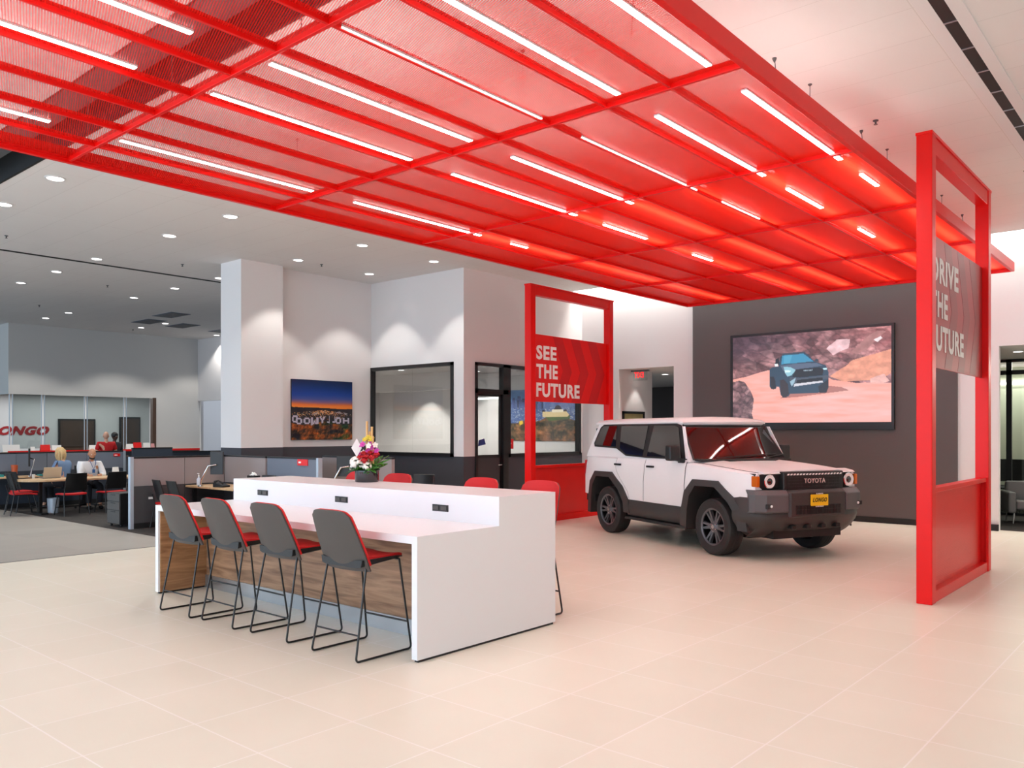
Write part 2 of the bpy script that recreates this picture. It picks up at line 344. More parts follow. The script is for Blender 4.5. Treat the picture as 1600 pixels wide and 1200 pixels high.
# outer shell behind the camera and at the sides
S('wall_front', MB().box(-42, 5.2, -9, -8.8, 4.6, CZ).box(-42, 5.2, -9, -8.8, 0, .3).box(-42, -20.5, -9, -8.8, 0, CZ).box(2.5, 5.2, -9, -8.8, 0, CZ), 'wall_white')
S('wall_right', MB().box(5.0, 5.2, -9, 24.5, 0, CZ), 'wall_white')
S('wall_left', MB().box(-42, -41.8, -9, 24.5, 0, CZ), 'wall_white')
# back wall
S('wall_back', MB().box(-12, -10.92, 16.6, 16.72, 0, CZ + .45).box(-10.92, -9.44, 16.6, 16.72, 3.23, CZ + .45).box(-9.44, -8.93, 16.6, 16.72, 0, CZ + .45)
  .box(-3.63, -2.98, 16.6, 16.72, 0, CZ + .45).box(-2.98, 5.2, 16.6, 16.72, 3.25, CZ + .45), 'wall_white')
S('wall_feature', MB().box(-8.93, -3.63, 16.54, 16.72, 0, CZ + .45), 'wall_charcoal')
S('baseboard_back', MB().box(-8.93, -2.98, 16.525, 16.54, 0, .11).box(-3.63, -2.98, 16.54, 16.6, 0, .11), 'black_matte')
# wall of the glazed office: door, glass and painted wall
S('wall_office', MB().box(-12.12, -12, 12.4, 12.74, 0, CZ).box(-12.12, -12, 12.74, 16.5, 3.22, CZ).box(-12.12, -12, 13.79, 16.5, 0, 1.18).box(-12.12, -12, 16.5, 16.9, 0, CZ), 'wall_two_tone')
S('wall_office_side', MB().box(-15.06, -12.29, 12.4, 12.52, 3.22, CZ).box(-15.06, -12.29, 12.4, 12.52, 0, 1.21).box(-12.29, -12.12, 12.4, 12.52, 0, CZ), 'wall_two_tone')
S('wall_picture', MB().box(-15.1, -14.98, 9.86, 12.52, 0, CZ), 'wall_two_tone_high')
S('wall_column', MB().box(-15.5, -14.74, 8.9, 9.86, 0, CZ), 'wall_two_tone_high')
# window into the office, seen square on
def frame(mb, axis, c0, c1, a0, a1, z0, z1, t, bars=()):
    def b(p, q, r, s_):
        return mb.box(p, q, c0, c1, r, s_) if axis == 0 else mb.box(c0, c1, p, q, r, s_)
    b(a0, a0 + t, z0, z1); b(a1 - t, a1, z0, z1); b(a0, a1, z0, z0 + t); b(a0, a1, z1 - t, z1)
    for k in bars: b(k - t * .5, k + t * .5, z0, z1)
    return mb
S('window_1', frame(MB(), 0, 12.37, 12.5, -15.02, -12.29, 1.21, 3.22, .075), 'frame_black')
bpy.data.objects['window_1']
g1 = MB().box(-14.95, -13.62, 12.44, 12.452, 1.27, 3.16).box(-13.612, -12.36, 12.44, 12.452, 1.27, 3.16).build('pane', 'clear_glass', bpy.data.objects['window_1'])
S('window_2', frame(MB(), 1, -12.1, -11.965, 13.79, 16.52, 1.18, 3.22, .075), 'frame_black')
MB().box(-12.05, -12.04, 13.85, 15.2, 1.24, 3.16).box(-12.05, -12.04, 15.21, 16.46, 1.24, 3.16).build('pane', 'clear_glass', bpy.data.objects['window_2'])
# office door with transom
d1 = S('door_1', MB().box(-12.1, -11.965, 12.74, 12.80, 0, 3.22).box(-12.1, -11.965, 13.62, 13.79, 0, 3.22).box(-12.1, -11.965, 12.74, 13.79, 3.15, 3.22).box(-12.1, -11.965, 12.74, 13.79, 2.56, 2.66), 'frame_black')
dl = frame(MB(), 1, -12.07, -12.01, 12.80, 13.62, 0.01, 2.56, .05).box(-12.07, -12.01, 12.8, 13.62, 1.18, 1.24).build('door_leaf', 'frame_black', d1)
MB().box(-12.06, -12.03, 12.85, 13.57, .06, 1.18).build('lower_panel', 'fabric_dark', dl)
MB().box(-12.045, -12.035, 12.85, 13.57, 1.24, 2.51).box(-12.045, -12.035, 12.8, 13.62, 2.66, 3.15).build('pane', 'clear_glass', dl)
MB().tube([(-12.0, 13.52, 1.02), (-11.93, 13.52, 1.02), (-11.93, 13.40, 1.02)], .012).build('door_handle', 'chrome', dl)
# office interior
S('wall_office_back', MB().box(-20, -12.12, 16.8, 16.9, 0, 3.35), 'wall_white')
S('wall_office_end', MB().box(-20, -19.9, 12.5, 16.9, 0, 3.35).box(-20, -15.1, 12.5, 12.6, 0, 3.35), 'wall_white')
S('ceiling_office', MB().box(-20, -12.12, 12.5, 16.9, 3.35, 3.45), 'ceiling_tile')
# corridor behind the back wall
S('wall_corridor', MB().box(-11.1, -11.0, 16.72, 18.15, 0, 3.3).box(-17, -11.0, 18.15, 18.25, 0, 3.3).box(-9.4, -9.3, 16.72, 24.5, 0, 3.3), 'wall_white')
S('wall_corridor_end', MB().box(-17, -9.3, 24.4, 24.5, 0, 3.3), 'wall_charcoal')
S('ceiling_corridor', MB().box(-17, -9.3, 16.72, 24.5, 3.24, 3.34), 'ceiling_tile')
# lounge behind the opening at the far right
S('wall_lounge', MB().box(-4.6, -4.5, 16.72, 24.5, 0, 3.3), 'wall_charcoal')
S('wall_lounge_end', MB().box(-4.6, 5.2, 22.2, 22.3, 0, 3.3), 'shade_green')
S('ceiling_lounge', MB().box(-4.6, 5.2, 16.72, 24.5, 3.25, 3.35), 'ceiling_tile')
S('window_3', MB().box(-4.5, 5, 19.78, 19.84, 2.93, 3.02).box(-4.5, 5, 19.78, 19.84, 0, .06).box(-3.42, -3.32, 19.78, 19.84, 0, 3.25).box(-4.5, -4.44, 19.78, 19.84, 0, 3.25).box(-2.05, -1.95, 19.78, 19.84, 0, 3.25).box(-4.5, 5, 19.78, 19.84, 3.19, 3.25), 'frame_black')
MB().box(-4.44, 5, 19.805, 19.812, .06, 2.93).build('pane', 'clear_glass', bpy.data.objects['window_3'])
# far wall with the glazed cashier opening
XF = -28.96
S('wall_far', MB().box(XF - .15, XF, 9.5, 14.09, 2.93, CZ).box(XF - .15, XF, 14.09, 15.77, 0, CZ).box(XF - .15, XF, 9.5, 14.09, 0, 1.06)
  .box(-42, XF, 9.36, 9.5, 2.93, CZ).box(-42, XF, 9.36, 9.5, 0, 1.06), 'wall_far_two_tone')
S('wall_far_side', MB().box(XF, -15.5, 15.7, 15.85, 2.88, CZ).box(XF, -20, 16.8, 16.9, 0, 3.4), 'wall_white')
S('trim_jamb', MB().box(XF - .16, XF + .02, 13.98, 14.1, 1.06, 2.95), 'door_wood')
S('wall_cashier', MB().box(-33.2, -33.1, 9.5, 20, 0, 3.1).box(-33.1, XF - .15, 15.9, 16.0, 0, 3.1), 'wall_white')
S('ceiling_cashier', MB().box(-42, XF - .15, 9.5, 16.8, 3.1, 3.2), 'ceiling_tile')
def inner_door(n, y0, y1, top):
    d = S('door_%d' % n, MB().box(-33.11, -33.04, y0, y1, 0, top), 'frame_black')
    MB().box(-33.06, -33.02, y0 + .06, y1 - .06, .01, top - .07).build('door_leaf', 'door_wood', d)
    MB().cyl((-33.02, y0 + .17, 1.02), .03, .06, 10, Matrix.Rotation(radians(90), 3, 'Y')).build('door_handle', 'chrome', d)
    return d
inner_door(2, 12.36, 13.7, 2.22); inner_door(3, 14.62, 15.45, 2.32)

# ------------------------------------------------------------------ the room's lamps, along with some added fill lights
def spot(name, loc, power, size=1.75, blend=.35, col=(1, .96, .9), r=.05, par=None):
    l = bpy.data.lights.new(name, 'SPOT'); l.energy = power; l.spot_size = size; l.spot_blend = blend; l.color = col; l.shadow_soft_size = r
    o = bpy.data.objects.new(name, l); o.location = loc; COL.objects.link(o)
    if par: o.parent = par
    return o
ring = MB().lathe([(.105, 0), (.105, -.006), (.085, -.012), (.082, 0)], n=20).mesh(); disc = MB().lathe([(.082, .0), (.082, -.006)], n=20).mesh()
dl0 = thing('downlight', 'round recessed downlight', 'ceiling light', (0, 0, 0)); link('trim_ring', ring, 'wall_white', dl0); link('lens', disc, 'light_white', dl0)
used0 = [False]
def downlight(x, y, z, label, group='recessed ceiling downlights', power=60, size=1.5, sc=1.0):
    if not used0[0]: o = dl0; used0[0] = True; o.location = (x, y, z); o['label'] = label; o['group'] = group; o.scale = (sc, sc, 1)
    else: o = dup(dl0, (x, y, z), label=label, group=group, scale=(sc, sc, 1))
    if power: spot('downlight_beam', (x, y, z - .03), power, size)
    return o
rows = [
 (4.43, [-11.95, -13.9], 'ceiling row by the dark recess'),
 (7.03, [-11.95, -13.94, -16.9, -18.9, -20.95], 'row above the carpet edge'),
 (9.7, [-11.97, -13.97, -16.95, -18.97, -21.1, -25.2, -26.9], 'row level with the column'),
 (11.56, [-12.02, -14.03], 'row near the office wall'),
 (12.65, [-25.36, -27.0], 'row near the vents'),
 (15.4, [-27.1], 'corner by the side wall')]
ords = ['first', 'second', 'third', 'fourth', 'fifth', 'sixth', 'seventh']
for y, xs, nm in rows:
    for k, x in enumerate(xs):
        px = 'lit downlight, ' + ords[k] + ' from the canopy in the ' + nm
        downlight(x, y, CZ, px, power=(75 if y in (9.7, 11.56) and x > -15 else 22 if y == 7.03 and x in (-13.94, -16.9) else (130 if x < -15 else 85)), size=(1.5 if y in (9.7, 11.56) and x > -15 else 2.0), sc=(1.25 if k < 2 and y < 8 else 1.1))
downlight(-14.0, 14.6, 3.35, 'downlight in the office ceiling behind the wide window', power=100, size=2.6)
downlight(-17.6, 16.1, 3.35, 'downlight washing the office back wall', power=80, size=1.6)
downlight(-12.9, 16.0, 3.35, 'downlight in the office ceiling above the hillside picture', power=40, size=2.4)
downlight(-13.0, 13.5, 3.35, 'downlight in the office ceiling just inside the door', power=40, size=2.4)
downlight(-10.7, 17.45, 3.24, 'downlight beside the exit sign washing the framed picture', power=22, size=1.2)
downlight(-11.0, 18.9, 3.24, 'downlight in the corridor ceiling nearer the exit sign', power=4, size=2.2)
downlight(-12.3, 21.8, 3.24, 'downlight deep in the dim corridor', power=3, size=2.2)
downlight(-2.9, 17.9, 3.25, 'downlight in the lounge ceiling by the white wall end', power=10, size=2.0)
downlight(-2.0, 17.9, 3.25, 'downlight in the lounge ceiling further from the white wall', power=10, size=2.0)
downlight(-16.2, 14.4, 3.35, 'added downlight in the office ceiling left of the linear pendant', power=120, size=2.6)  # this and the next two downlights are added to brighten the office
downlight(-18.2, 14.2, 3.35, 'added downlight near the far end wall of the office', power=120, size=2.6)
downlight(-15.0, 16.0, 3.35, 'added downlight washing the office back wall beside the hillside picture', power=60, size=2.0)
# light cove along the back wall
cv = MB().box(-11.95, 5, 16.29, 16.33, CZ + .3, CZ + .33).build('cove_light_strip', 'light_strip'); tag(cv, 'hidden warm light strip running in the cove above the back wall', 'light strip')
area('cove_glow', (-3.5, 16.42, CZ + .36), (0, 0, 0), 16.8, .2, 190, (1, .97, .92))
# office pendant and lounge wall light
pd = thing('pendant_light', 'slim white linear pendant lamp hanging in the glazed office', 'pendant lamp')
MB().box(-14.0, -12.75, 14.6, 14.66, 2.52, 2.56).build('lamp_bar', 'lamp_soft', pd)
MB().tube([(-13.9, 14.63, 2.56), (-13.9, 14.63, 3.35)], .004).build('cord', 'black_metal', pd); MB().tube([(-12.9, 14.63, 2.56), (-12.9, 14.63, 3.35)], .004).build('cord', 'black_metal', pd)

area('cashier_fill', (-31, 12.5, 3.05), (0, 0, 0), 3, 5, 80, (.95, 1, 1))  # unseen fill light added for the cashier room, has no fixture
wl = MB().box(-4.4, 5, 22.1, 22.16, 2.84, 2.9).build('wall_washer', 'lamp_soft'); tag(wl, 'long light strip along the lounge back wall seen behind glass', 'light strip')
area('lounge_wash', (-1, 21.7, 3.2), (radians(-20), 0, 0), 7, .3, 90, (1, 1, .9))

# ------------------------------------------------------------------ ceiling fittings
def diffuser(x, y0, y1, w_, label):
    t = thing('linear_diffuser', label, 'air diffuser', (0, 0, 0))
    MB().box(x - w_ * .32, x + w_ * .32, y0, y1, CZ - .004, CZ - .0005).build('slot', 'black_matte', t)
    MB().box(x - w_, x - w_ * .32, y0, y1, CZ - .008, CZ - .0003).box(x + w_ * .32, x + w_, y0, y1, CZ - .008, CZ - .0003).build('flange', 'wall_white' if w_ > .1 else 'black_matte', t)
    if w_ > .1:
        y = y0 + .2
        while y < y1: MB().box(x - w_ * .32, x + w_ * .32, y, y + .02, CZ - .009, CZ - .003).build('bracket', 'steel', t); y += .62
    return t
diffuser(-1.72, 4.3, 15.8, .16, 'long black slot diffuser in the ceiling beyond the canopy edge')
diffuser(-17.42, 4.1, 15.6, .05, 'thin black slot line crossing the ceiling above the cubicles')
vent_spots = [(-25.3, 12.1, 'ceiling vent nearest the cashier opening'), (-23.4, 11.85, 'ceiling vent closest to the slot line'), (-25.5, 13.3, 'darker vent in the middle of the far ceiling group'), (-25.7, 14.9, 'dark ceiling vent next to the square column edge')]
vm = MB().box(-.58, .58, -.3, .3, -.012, -.001).mesh(); vs = MB()
for k in range(7): vs.box(-.52, .52, -.25 + k * .075, -.215 + k * .075, -.02, -.012)
v0 = None
for x, y, lb in vent_spots:
    if v0 is None: v0 = thing('ceiling_vent', 'grey ' + lb, 'vent', (x, y, CZ), group='ceiling vents'); link('frame', vm, 'fabric_blue', v0); vs.build('grille', 'car_grey', v0)
    else: dup(v0, (x, y, CZ), label='grey ' + lb)
sp_spots = [(-16.1, 5.17, 'just past the dark recess'), (-16.14, 8.41, 'ahead of the square column'), (-19.8, 8.48, 'between two far downlights'), (-2.89, 9.49, 'beside the tall red portal'), (-24.3, 8.6, 'above the glazed cashier corner'), (-27.7, 12.7, 'close to the cashier wall'), (-13.98, 10.27, 'above the sunset picture'), (-1.95, 12.6, 'between the portal posts')]
s0 = None
for x, y, lb in sp_spots:
    if s0 is None:
        s0 = thing('sprinkler_head', 'x', 'sprinkler', (x, y, CZ), group='ceiling sprinklers'); MB().lathe([(.05, 0), (.05, -.012), (.02, -.02), (.016, -.05), (.035, -.055), (.035, -.06)], n=12).build('body', 'car_grey', s0)
        s0.scale = (.6, .6, .8); s0['label'] = 'small dark ceiling sprinkler ' + lb
    else: dup(s0, (x, y, CZ), label='small dark ceiling sprinkler ' + lb)

# ================================================================== RED CANOPY
Z0 = 4.40; XR, XL = -2.66, -8.62; NX = 10; PX = (XR - XL) / NX
YS = [.9, 3.33, 5.68, 8.08, 10.55, 13.12, 15.80]
can = thing('canopy', 'large suspended red metal canopy of perforated panels over the lounge floor', 'canopy', (0, 0, 0))
MB().box(XR, XR + .05, YS[0], YS[-1], Z0, Z0 + .15).build('edge_beam', 'red_paint', can, bevel=.004)
eb = MB().box(XL - .05, XL, YS[0], YS[-1], Z0, Z0 + .15)
for k in range(5): eb.box(XL - .002, XL + .006, YS[0], YS[-1], Z0 + .03 + k * .024, Z0 + .038 + k * .024)
eb.build('edge_beam', 'red_paint', can)
for y in (YS[0], YS[-1]): MB().box(XL, XR, y - .03, y + .02, Z0, Z0 + .12).build('end_beam', 'red_paint', can)
for y in YS[1:-1]: MB().box(XL, XR, y - .016, y + .016, Z0 + .012, Z0 + .09).build('cross_beam', 'red_paint', can, bevel=.003)
for i in range(1, NX):
    x = XR - i * PX; MB().box(x - .013, x + .013, YS[0], YS[-1], Z0 + .018, Z0 + .08).build('runner', 'red_paint', can, bevel=.003)
for j in range(len(YS) - 1):
    for i in range(NX):
        x1 = XR - i * PX; x0 = x1 - PX
        MB().add([(x0 + .015, YS[j] + .02, Z0 + .05), (x1 - .015, YS[j] + .02, Z0 + .05), (x1 - .015, YS[j + 1] - .02, Z0 + .05), (x0 + .015, YS[j + 1] - .02, Z0 + .05)], [(0, 1, 2, 3)]).build('mesh_panel', 'perforated_red', can)
for j, y in enumerate(YS):
    for x in (XR - .42, XR - 2.1, XR - 3.9, XL + .42):
        MB().tube([(x, y, Z0 + .08), (x, y, CZ)], .0035, 6).lathe([(.02, CZ), (.02, CZ - .006), (.006, CZ - .02)], (x, y, 0), 10).build('suspension_wire', 'car_grey', can)
for j, y in enumerate([4.9, 7.3, 9.7, 12.1, 14.5]):
    MB().tube([(XR - .46, y, Z0 + .08), (XR - .43, y, CZ - .2), (XR - .45, y, CZ)], .004, 6).lathe([(.02, CZ), (.02, CZ - .01), (.006, CZ - .04)], (XR - .45, y, 0), 10).build('suspension_wire', 'car_grey', can)
# light strips
mat('light_up', (255, 252, 250), .5, emit=21.0, ecol=(255, 250, 246))
LX = [(-2.86, 'outermost line by the portal side'), (-3.65, 'second line'), (-4.45, 'third line'), (-5.27, 'fourth line'), (-6.09, 'fifth line'), (-7.71, 'sixth line')]
segs = [(1.0, 2.81, 'bay before the first cross beam'), (3.42, 5.54, 'bay after the first cross beam'), (6.13, 8.06, 'bay after the second cross beam'), (8.18, 8.3, 'gap at the third cross beam'), (8.92, 9.95, 'bay after the third cross beam'), (11.3, 11.9, 'bay after the fourth cross beam')]
for xi, (x, ln) in enumerate(LX):
    for si, (a, b, sn) in enumerate(segs):
        if si == 0 and x > -5: continue
        if si == 3 and x in (-3.65,): pass
        if si == 4 and abs(x + 5.27) < .01: continue
        if si == 4 and x < -7: a, b = 8.95, 9.3
        if si == 4 and x > -3: b = 9.45
        if si == 5 and xi not in (1, 4): continue
        t = thing('light_strip', 'white linear lamp in the canopy, %s, %s' % (ln.split(' by')[0] if xi else 'outermost line', sn), 'strip light', (x, a, Z0 + .036), group='linear lamps in the red canopy')
        MB().box(-.022, .022, 0, b - a, -.006, .0).build('diffuser', 'light_strip', t)
        MB().box(-.025, .025, -.004, b - a + .004, .0, .02).build('housing', 'wall_white', t)
        MB().add([(-.014, .02, .0215), (.014, .02, .0215), (.014, b - a - .02, .0215), (-.014, b - a - .02, .0215)], [(0, 1, 2, 3)]).build('upper_diffuser', 'light_up', t)

for xi, (x, ln) in enumerate(LX):  # hidden lamps added over the mesh so the far red panels glow brighter
    for a, b, sn in ((8.3, 10.4, 'third'), (10.75, 12.95, 'fourth'), (13.35, 15.6, 'fifth')):
        t = thing('light_strip', 'added linear lamp hidden above the closed mesh, %s, bay after the %s cross beam' % (ln if xi else 'outermost line', sn), 'strip light', (x, a, Z0 + .13), group='added lamps above the red mesh')
        MB().box(-.02, .02, 0, b - a, -.006, 0).build('diffuser', 'light_up', t); MB().box(-.025, .025, 0, b - a, 0, .02).build('housing', 'wall_white', t)
# ================================================================== RED PORTALS
def portal(label, x, y0, y1, H, words_, sign_z, low_z, dark):
    t = thing('portal', label, 'sign portal', (x, y0, 0)); L = y1 - y0; P = .15
    for a in (0, L - P): MB().box(-P, 0, a, a + P, 0, H).build('post', 'red_paint', t, bevel=.008)
    MB().box(-P + .01, -.01, P, L - P, H - .20, H - .03).build('top_rail', 'red_paint', t, bevel=.006)
    MB().box(-P - .005, .005, -.01, L + .01, H - .03, H).build('cap', 'red_paint', t, bevel=.004)
    MB().box(-P + .01, -.01, P, L - P, 0, .12).build('bottom_rail', 'red_paint', t, bevel=.006)
    MB().box(-P + .02, -.02, P, L - P, low_z - .05, low_z).box(-.03, -.012, P, P + .03, .12, low_z).box(-.03, -.012, L - P - .03, L - P, .12, low_z).build('lower_rail', 'red_paint', t, bevel=.004)
    lp = MB().box(-.10, -.085, P, L - P, .12, low_z - .05)
    k = .135
    while k < low_z - .06: lp.box(-.086, -.083, P + .03, L - P - .03, k, k + .008); k += .018
    lp.build('lower_panel', 'red_panel', t)
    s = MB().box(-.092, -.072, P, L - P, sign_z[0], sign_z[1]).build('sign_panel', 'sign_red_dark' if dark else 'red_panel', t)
    zz = sign_z[0]; Hs = sign_z[1] - zz; yy = L - P - .08
    for q in range(3):
        y_ = yy - q * .58; w_ = .30
        pts = [(y_ - .62, zz + Hs - .01), (y_ - .62 + w_, zz + Hs - .01), (y_, zz + Hs * .48), (y_ - .50 + w_ - .1, zz + .01), (y_ - .50 - .1, zz + .01), (y_ - w_, zz + Hs * .48)]
        pts = [(max(P + .02, a), b) for a, b in pts]
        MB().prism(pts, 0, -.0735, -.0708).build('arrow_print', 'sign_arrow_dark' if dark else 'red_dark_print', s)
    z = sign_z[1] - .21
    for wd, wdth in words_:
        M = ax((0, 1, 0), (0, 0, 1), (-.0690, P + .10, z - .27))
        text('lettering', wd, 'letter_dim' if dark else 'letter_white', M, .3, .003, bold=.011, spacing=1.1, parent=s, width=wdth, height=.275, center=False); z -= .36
    return t
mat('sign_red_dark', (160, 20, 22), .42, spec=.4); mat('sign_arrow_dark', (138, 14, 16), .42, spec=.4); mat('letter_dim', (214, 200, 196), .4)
portal('tall red portal beside the white car with white see the future lettering', -9.86, 12.0, 14.78, 4.54, [('SEE', .63), ('THE', .67), ('FUTURE', 1.40)], (2.32, 3.61), 1.10, False)
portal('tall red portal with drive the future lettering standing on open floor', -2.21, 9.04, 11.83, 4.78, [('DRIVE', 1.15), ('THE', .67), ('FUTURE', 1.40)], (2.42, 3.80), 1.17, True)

# ================================================================== COUNTER
CX0, CX1 = -8.74, -4.60
ct = thing('counter', 'long two-level white counter with wood panelled knee space', 'counter', (0, 0, 0))
Lp = [(4.25, .02), (5.95, .02), (5.95, 1.2), (5.18, 1.2), (5.18, .955), (4.25, .955)]
for a, b in ((CX0, CX0 + .06), (CX1 - .06, CX1)): MB().prism(Lp, 0, a, b).build('end_panel', 'quartz', ct)
MB().box(CX0 + .06, CX1 - .06, 4.25, 5.19, .895, .955).build('lower_top', 'quartz', ct)
MB().box(CX0 + .06, CX1 - .06, 5.18, 5.20, .955, 1.14).build('riser', 'quartz', ct)
MB().box(CX0 + .06, CX1 - .06, 5.18, 5.95, 1.14, 1.2).build('upper_top', 'quartz', ct)
MB().box(CX0 + .06, CX1 - .06, 4.80, 5.16, .14, .895).build('knee_panel', 'counter_wood', ct)
MB().box(CX0 + .06, CX0 + .075, 4.27, 4.8, .02, .895).build('side_panel', 'counter_wood_side', ct)
MB().box(CX0 + .06, CX1 - .06, 4.785, 5.1, .0, .14).build('kick_plate', 'steel', ct)
for a in (CX0 + .01, CX1 - .05): MB().box(a, a + .04, 4.27, 5.93, 0, .022).build('plinth', 'black_matte', ct)
for x in (-8.13, -6.72, -5.30):
    o = MB().box(x - .1, x + .1, 5.172, 5.2, 1.035, 1.095).build('power_outlet', 'black_plastic', ct, bevel=.003)
    for k in (-.05, .05):
        MB().box(x + k - .035, x + k + .035, 5.166, 5.173, 1.048, 1.082).build('socket', 'shell_grey', o)

# ================================================================== BAR STOOLS (origin on the floor, facing +Y)
def stool(label):
    t = thing('bar_stool', label, 'bar stool', (0, 0, 0), group='bar stools at the counter')
    def hw(v):  # half width of the back over its height
        w0 = .268 - .012 * v - .055 * max(0, v - .25) ** 1.4
        return w0 * (1 if v < .9 else sqrt(max(.0, 1 - ((v - .9) / .1) ** 2 * .30)))
    def back(off, infl=0):
        def f(u, v):
            s = 2 * u - 1; h = hw(v) + infl; z = .672 + v * (.473 + infl) - .012 * abs(s) ** 6 * v
            y = -.205 - .175 * v + .05 * s * s * (1 - .3 * v) + off
            return (s * h, y, z)
        return f
    MB().sheet(back(0), 12, 12, .016, 1).build('back_shell', 'shell_grey', t, smooth=50)
    bp_ = back(.019, .003); MB().sheet(lambda u, v: bp_(u, .1 + .9 * v), 12, 12, .016, 1).build('back_pad', 'red_fabric', t, smooth=50)
    def seat(z0, infl):
        def f(u, v):
            s = 2 * u - 1; y = -.185 + v * (.445 + infl); h = (.232 - .02 * v) + infl; h *= sqrt(max(.05, 1 - max(0, (v - .8) / .2) ** 2 * .35))
            z = z0 + .012 * abs(s) ** 2.5 - .035 * max(0, v - .75) ** 1.5 * 6 - .012 * sin(pi * min(1, v * 1.2))
            return (s * h, y, z)
        return f
    MB().sheet(seat(.775, 0), 12, 12, .022, 1).build('seat_pad', 'red_fabric', t, smooth=50)
    rings = []
    for v in np.linspace(0, 1, 9):
        y = -.222 + v * .478; h = .247 - .02 * v; h *= sqrt(max(.05, 1 - max(0, (v - .8) / .2) ** 2 * .35)); zt = .756 - .035 * max(0, v - .75) ** 1.5 * 6; zb = .70 + .036 * v
        rings.append([(-h, y, zt + .008), (-h * .6, y, zt), (h * .6, y, zt), (h, y, zt + .008), (h * .96, y, zb + .012), (h * .8, y, zb), (-h * .8, y, zb), (-h * .96, y, zb + .012)])
    MB().loft(rings).build('seat_shell', 'black_plastic', t, smooth=50)
    def arc(a, c, b, n=5, r=.035):  # rounded corner at c between a and b
        a, c, b = map(Vector, (a, c, b)); p = c + (a - c).normalized() * r; q = c + (b - c).normalized() * r
        return [(1 - k / n) ** 2 * p + 2 * (1 - k / n) * (k / n) * c + (k / n) ** 2 * q for k in range(n + 1)]
    for s in (-1, 1):
        RT = (s * .235, -.17, .70); RF = (s * .27, -.30, .009); FF = (s * .27, .27, .009); FT = (s * .235, .17, .735)
        MB().tube([RT] + arc(RT, RF, FF) + arc(RF, FF, FT) + [FT], .0085, 8).build('leg', 'black_metal', t, smooth=60)
    MB().tube([(-.258, -.262, .2), (.258, -.262, .2)], .007, 8).build('stretcher', 'black_metal', t, smooth=60)
    MB().tube([(-.262, .24, .225), (.262, .24, .225)], .008, 8).build('footrest', 'black_metal', t, smooth=60)
    MB().tube([(-.235, .17, .733), (.235, .17, .733)], .008, 8).tube([(-.235, -.17, .70), (.235, -.17, .70)], .008, 8).build('seat_support', 'black_metal', t, smooth=60)
    return t
st = stool('grey and red bar stool at the low counter side nearest the white end panel')
st.location = (-5.215, 4.235, 0); st.rotation_euler = (0, 0, radians(1))
dup(st, (-6.105, 4.235, 0), radians(0), 'grey and red bar stool, second from the white end panel on the low side')
dup(st, (-6.865, 4.20, 0), radians(-1), 'grey and red bar stool, third from the white end panel on the low side')
dup(st, (-7.585, 4.165, 0), radians(1), 'grey and red bar stool on the low side beside the wooden end')
for x, lb in ((-5.07, 'red bar stool behind the tall counter side nearest its white end'), (-5.86, 'red bar stool behind the tall counter side, second from its white end'), (-7.17, 'red bar stool behind the tall counter, just past the flower vase'), (-7.86, 'red bar stool half hidden behind the flower arrangement')):
    dup(st, (x, 6.02, 0), radians(180), lb, scale=(1, 1, 1.10))

# ================================================================== FLOWER ARRANGEMENT
mat('leaf_green', (70, 128, 44), .4, noise=.3, nscale=30); mat('leaf_dark', (44, 84, 40), .4, noise=.3, nscale=30); mat('petal_white', (246, 242, 230), .6, noise=.05, nscale=60)
mat('petal_red', (178, 14, 24), .55, noise=.3, nscale=60); mat('petal_orchid', (196, 60, 160), .5, noise=.35, nscale=50); mat('bamboo', (214, 172, 110), .5, noise=.12, nscale=30); mat('petal_yellow', (220, 200, 70), .5)
mat('vase_black', (34, 38, 44), .18, coat=.5); mat('soil_dark', (40, 32, 26), .9)
fa = thing('flower_arrangement', 'red, white and orchid flower arrangement in a black vase on the counter', 'flowers', (-7.08, 5.80, 1.2), radians(38))
MB().lathe([(.125, 0), (.13, .01), (.13, .125), (.122, .125), (.118, .11)], n=28).build('vase', 'vase_black', fa, smooth=40)
MB().cyl((0, 0, .1), .117, .01, 20).build('soil', 'soil_dark', fa)
rnd = random.Random(3)
def blob(c, R, n, pr, squash=.8):
    b = MB()
    for k in range(n):
        a = rnd.uniform(0, 2 * pi); e = math.acos(rnd.uniform(-.4, 1)); d = Vector((sin(e) * cos(a), sin(e) * sin(a), cos(e)))
        q = d.to_track_quat('Z', 'Y').to_matrix(); p = Vector(c) + d * R * rnd.uniform(.75, 1)
        b.ball(p, (pr, pr, pr * .45), 6, q)
    return b
blob((-.085, -.06, .20), .085, 70, .026).build('hydrangea', 'petal_white', fa, smooth=60)
blob((-.13, -.03, .155), .05, 30, .022).build('hydrangea', 'petal_white', fa, smooth=60)
blob((.02, -.10, .17), .05, 30, .022).build('hydrangea', 'petal_white', fa, smooth=60)
def carnation(c, R):
    b = MB()
    for k in range(26):
        a = k * 2.4; e = .12 + 1.25 * (k / 26); d = Vector((sin(e) * cos(a), sin(e) * sin(a), cos(e))); q = d.to_track_quat('Z', 'Y').to_matrix()
        P = [Vector(c) + d * R * .25, Vector(c) + d * R + q @ Vector((R * .4, 0, 0)), Vector(c) + d * R * 1.12, Vector(c) + d * R + q @ Vector((-R * .4, 0, 0))]
        n = q @ Vector((0, R * .12, 0)); b.add([p + n for p in P] + [p - n for p in P], [(0, 1, 2, 3), (7, 6, 5, 4), (0, 4, 5, 1), (1, 5, 6, 2), (2, 6, 7, 3), (3, 7, 4, 0)])
    return b.ball(c, R * .55, 8)
for c in ((-.05, -.10, .255), (.015, -.115, .262), (.075, -.10, .25), (-.02, -.06, .295), (.045, -.05, .30), (.115, -.05, .285), (.0, -.135, .225), (.09, 0, .30)):
    carnation(c, .038).build('carnation', 'petal_red', fa, smooth=40)
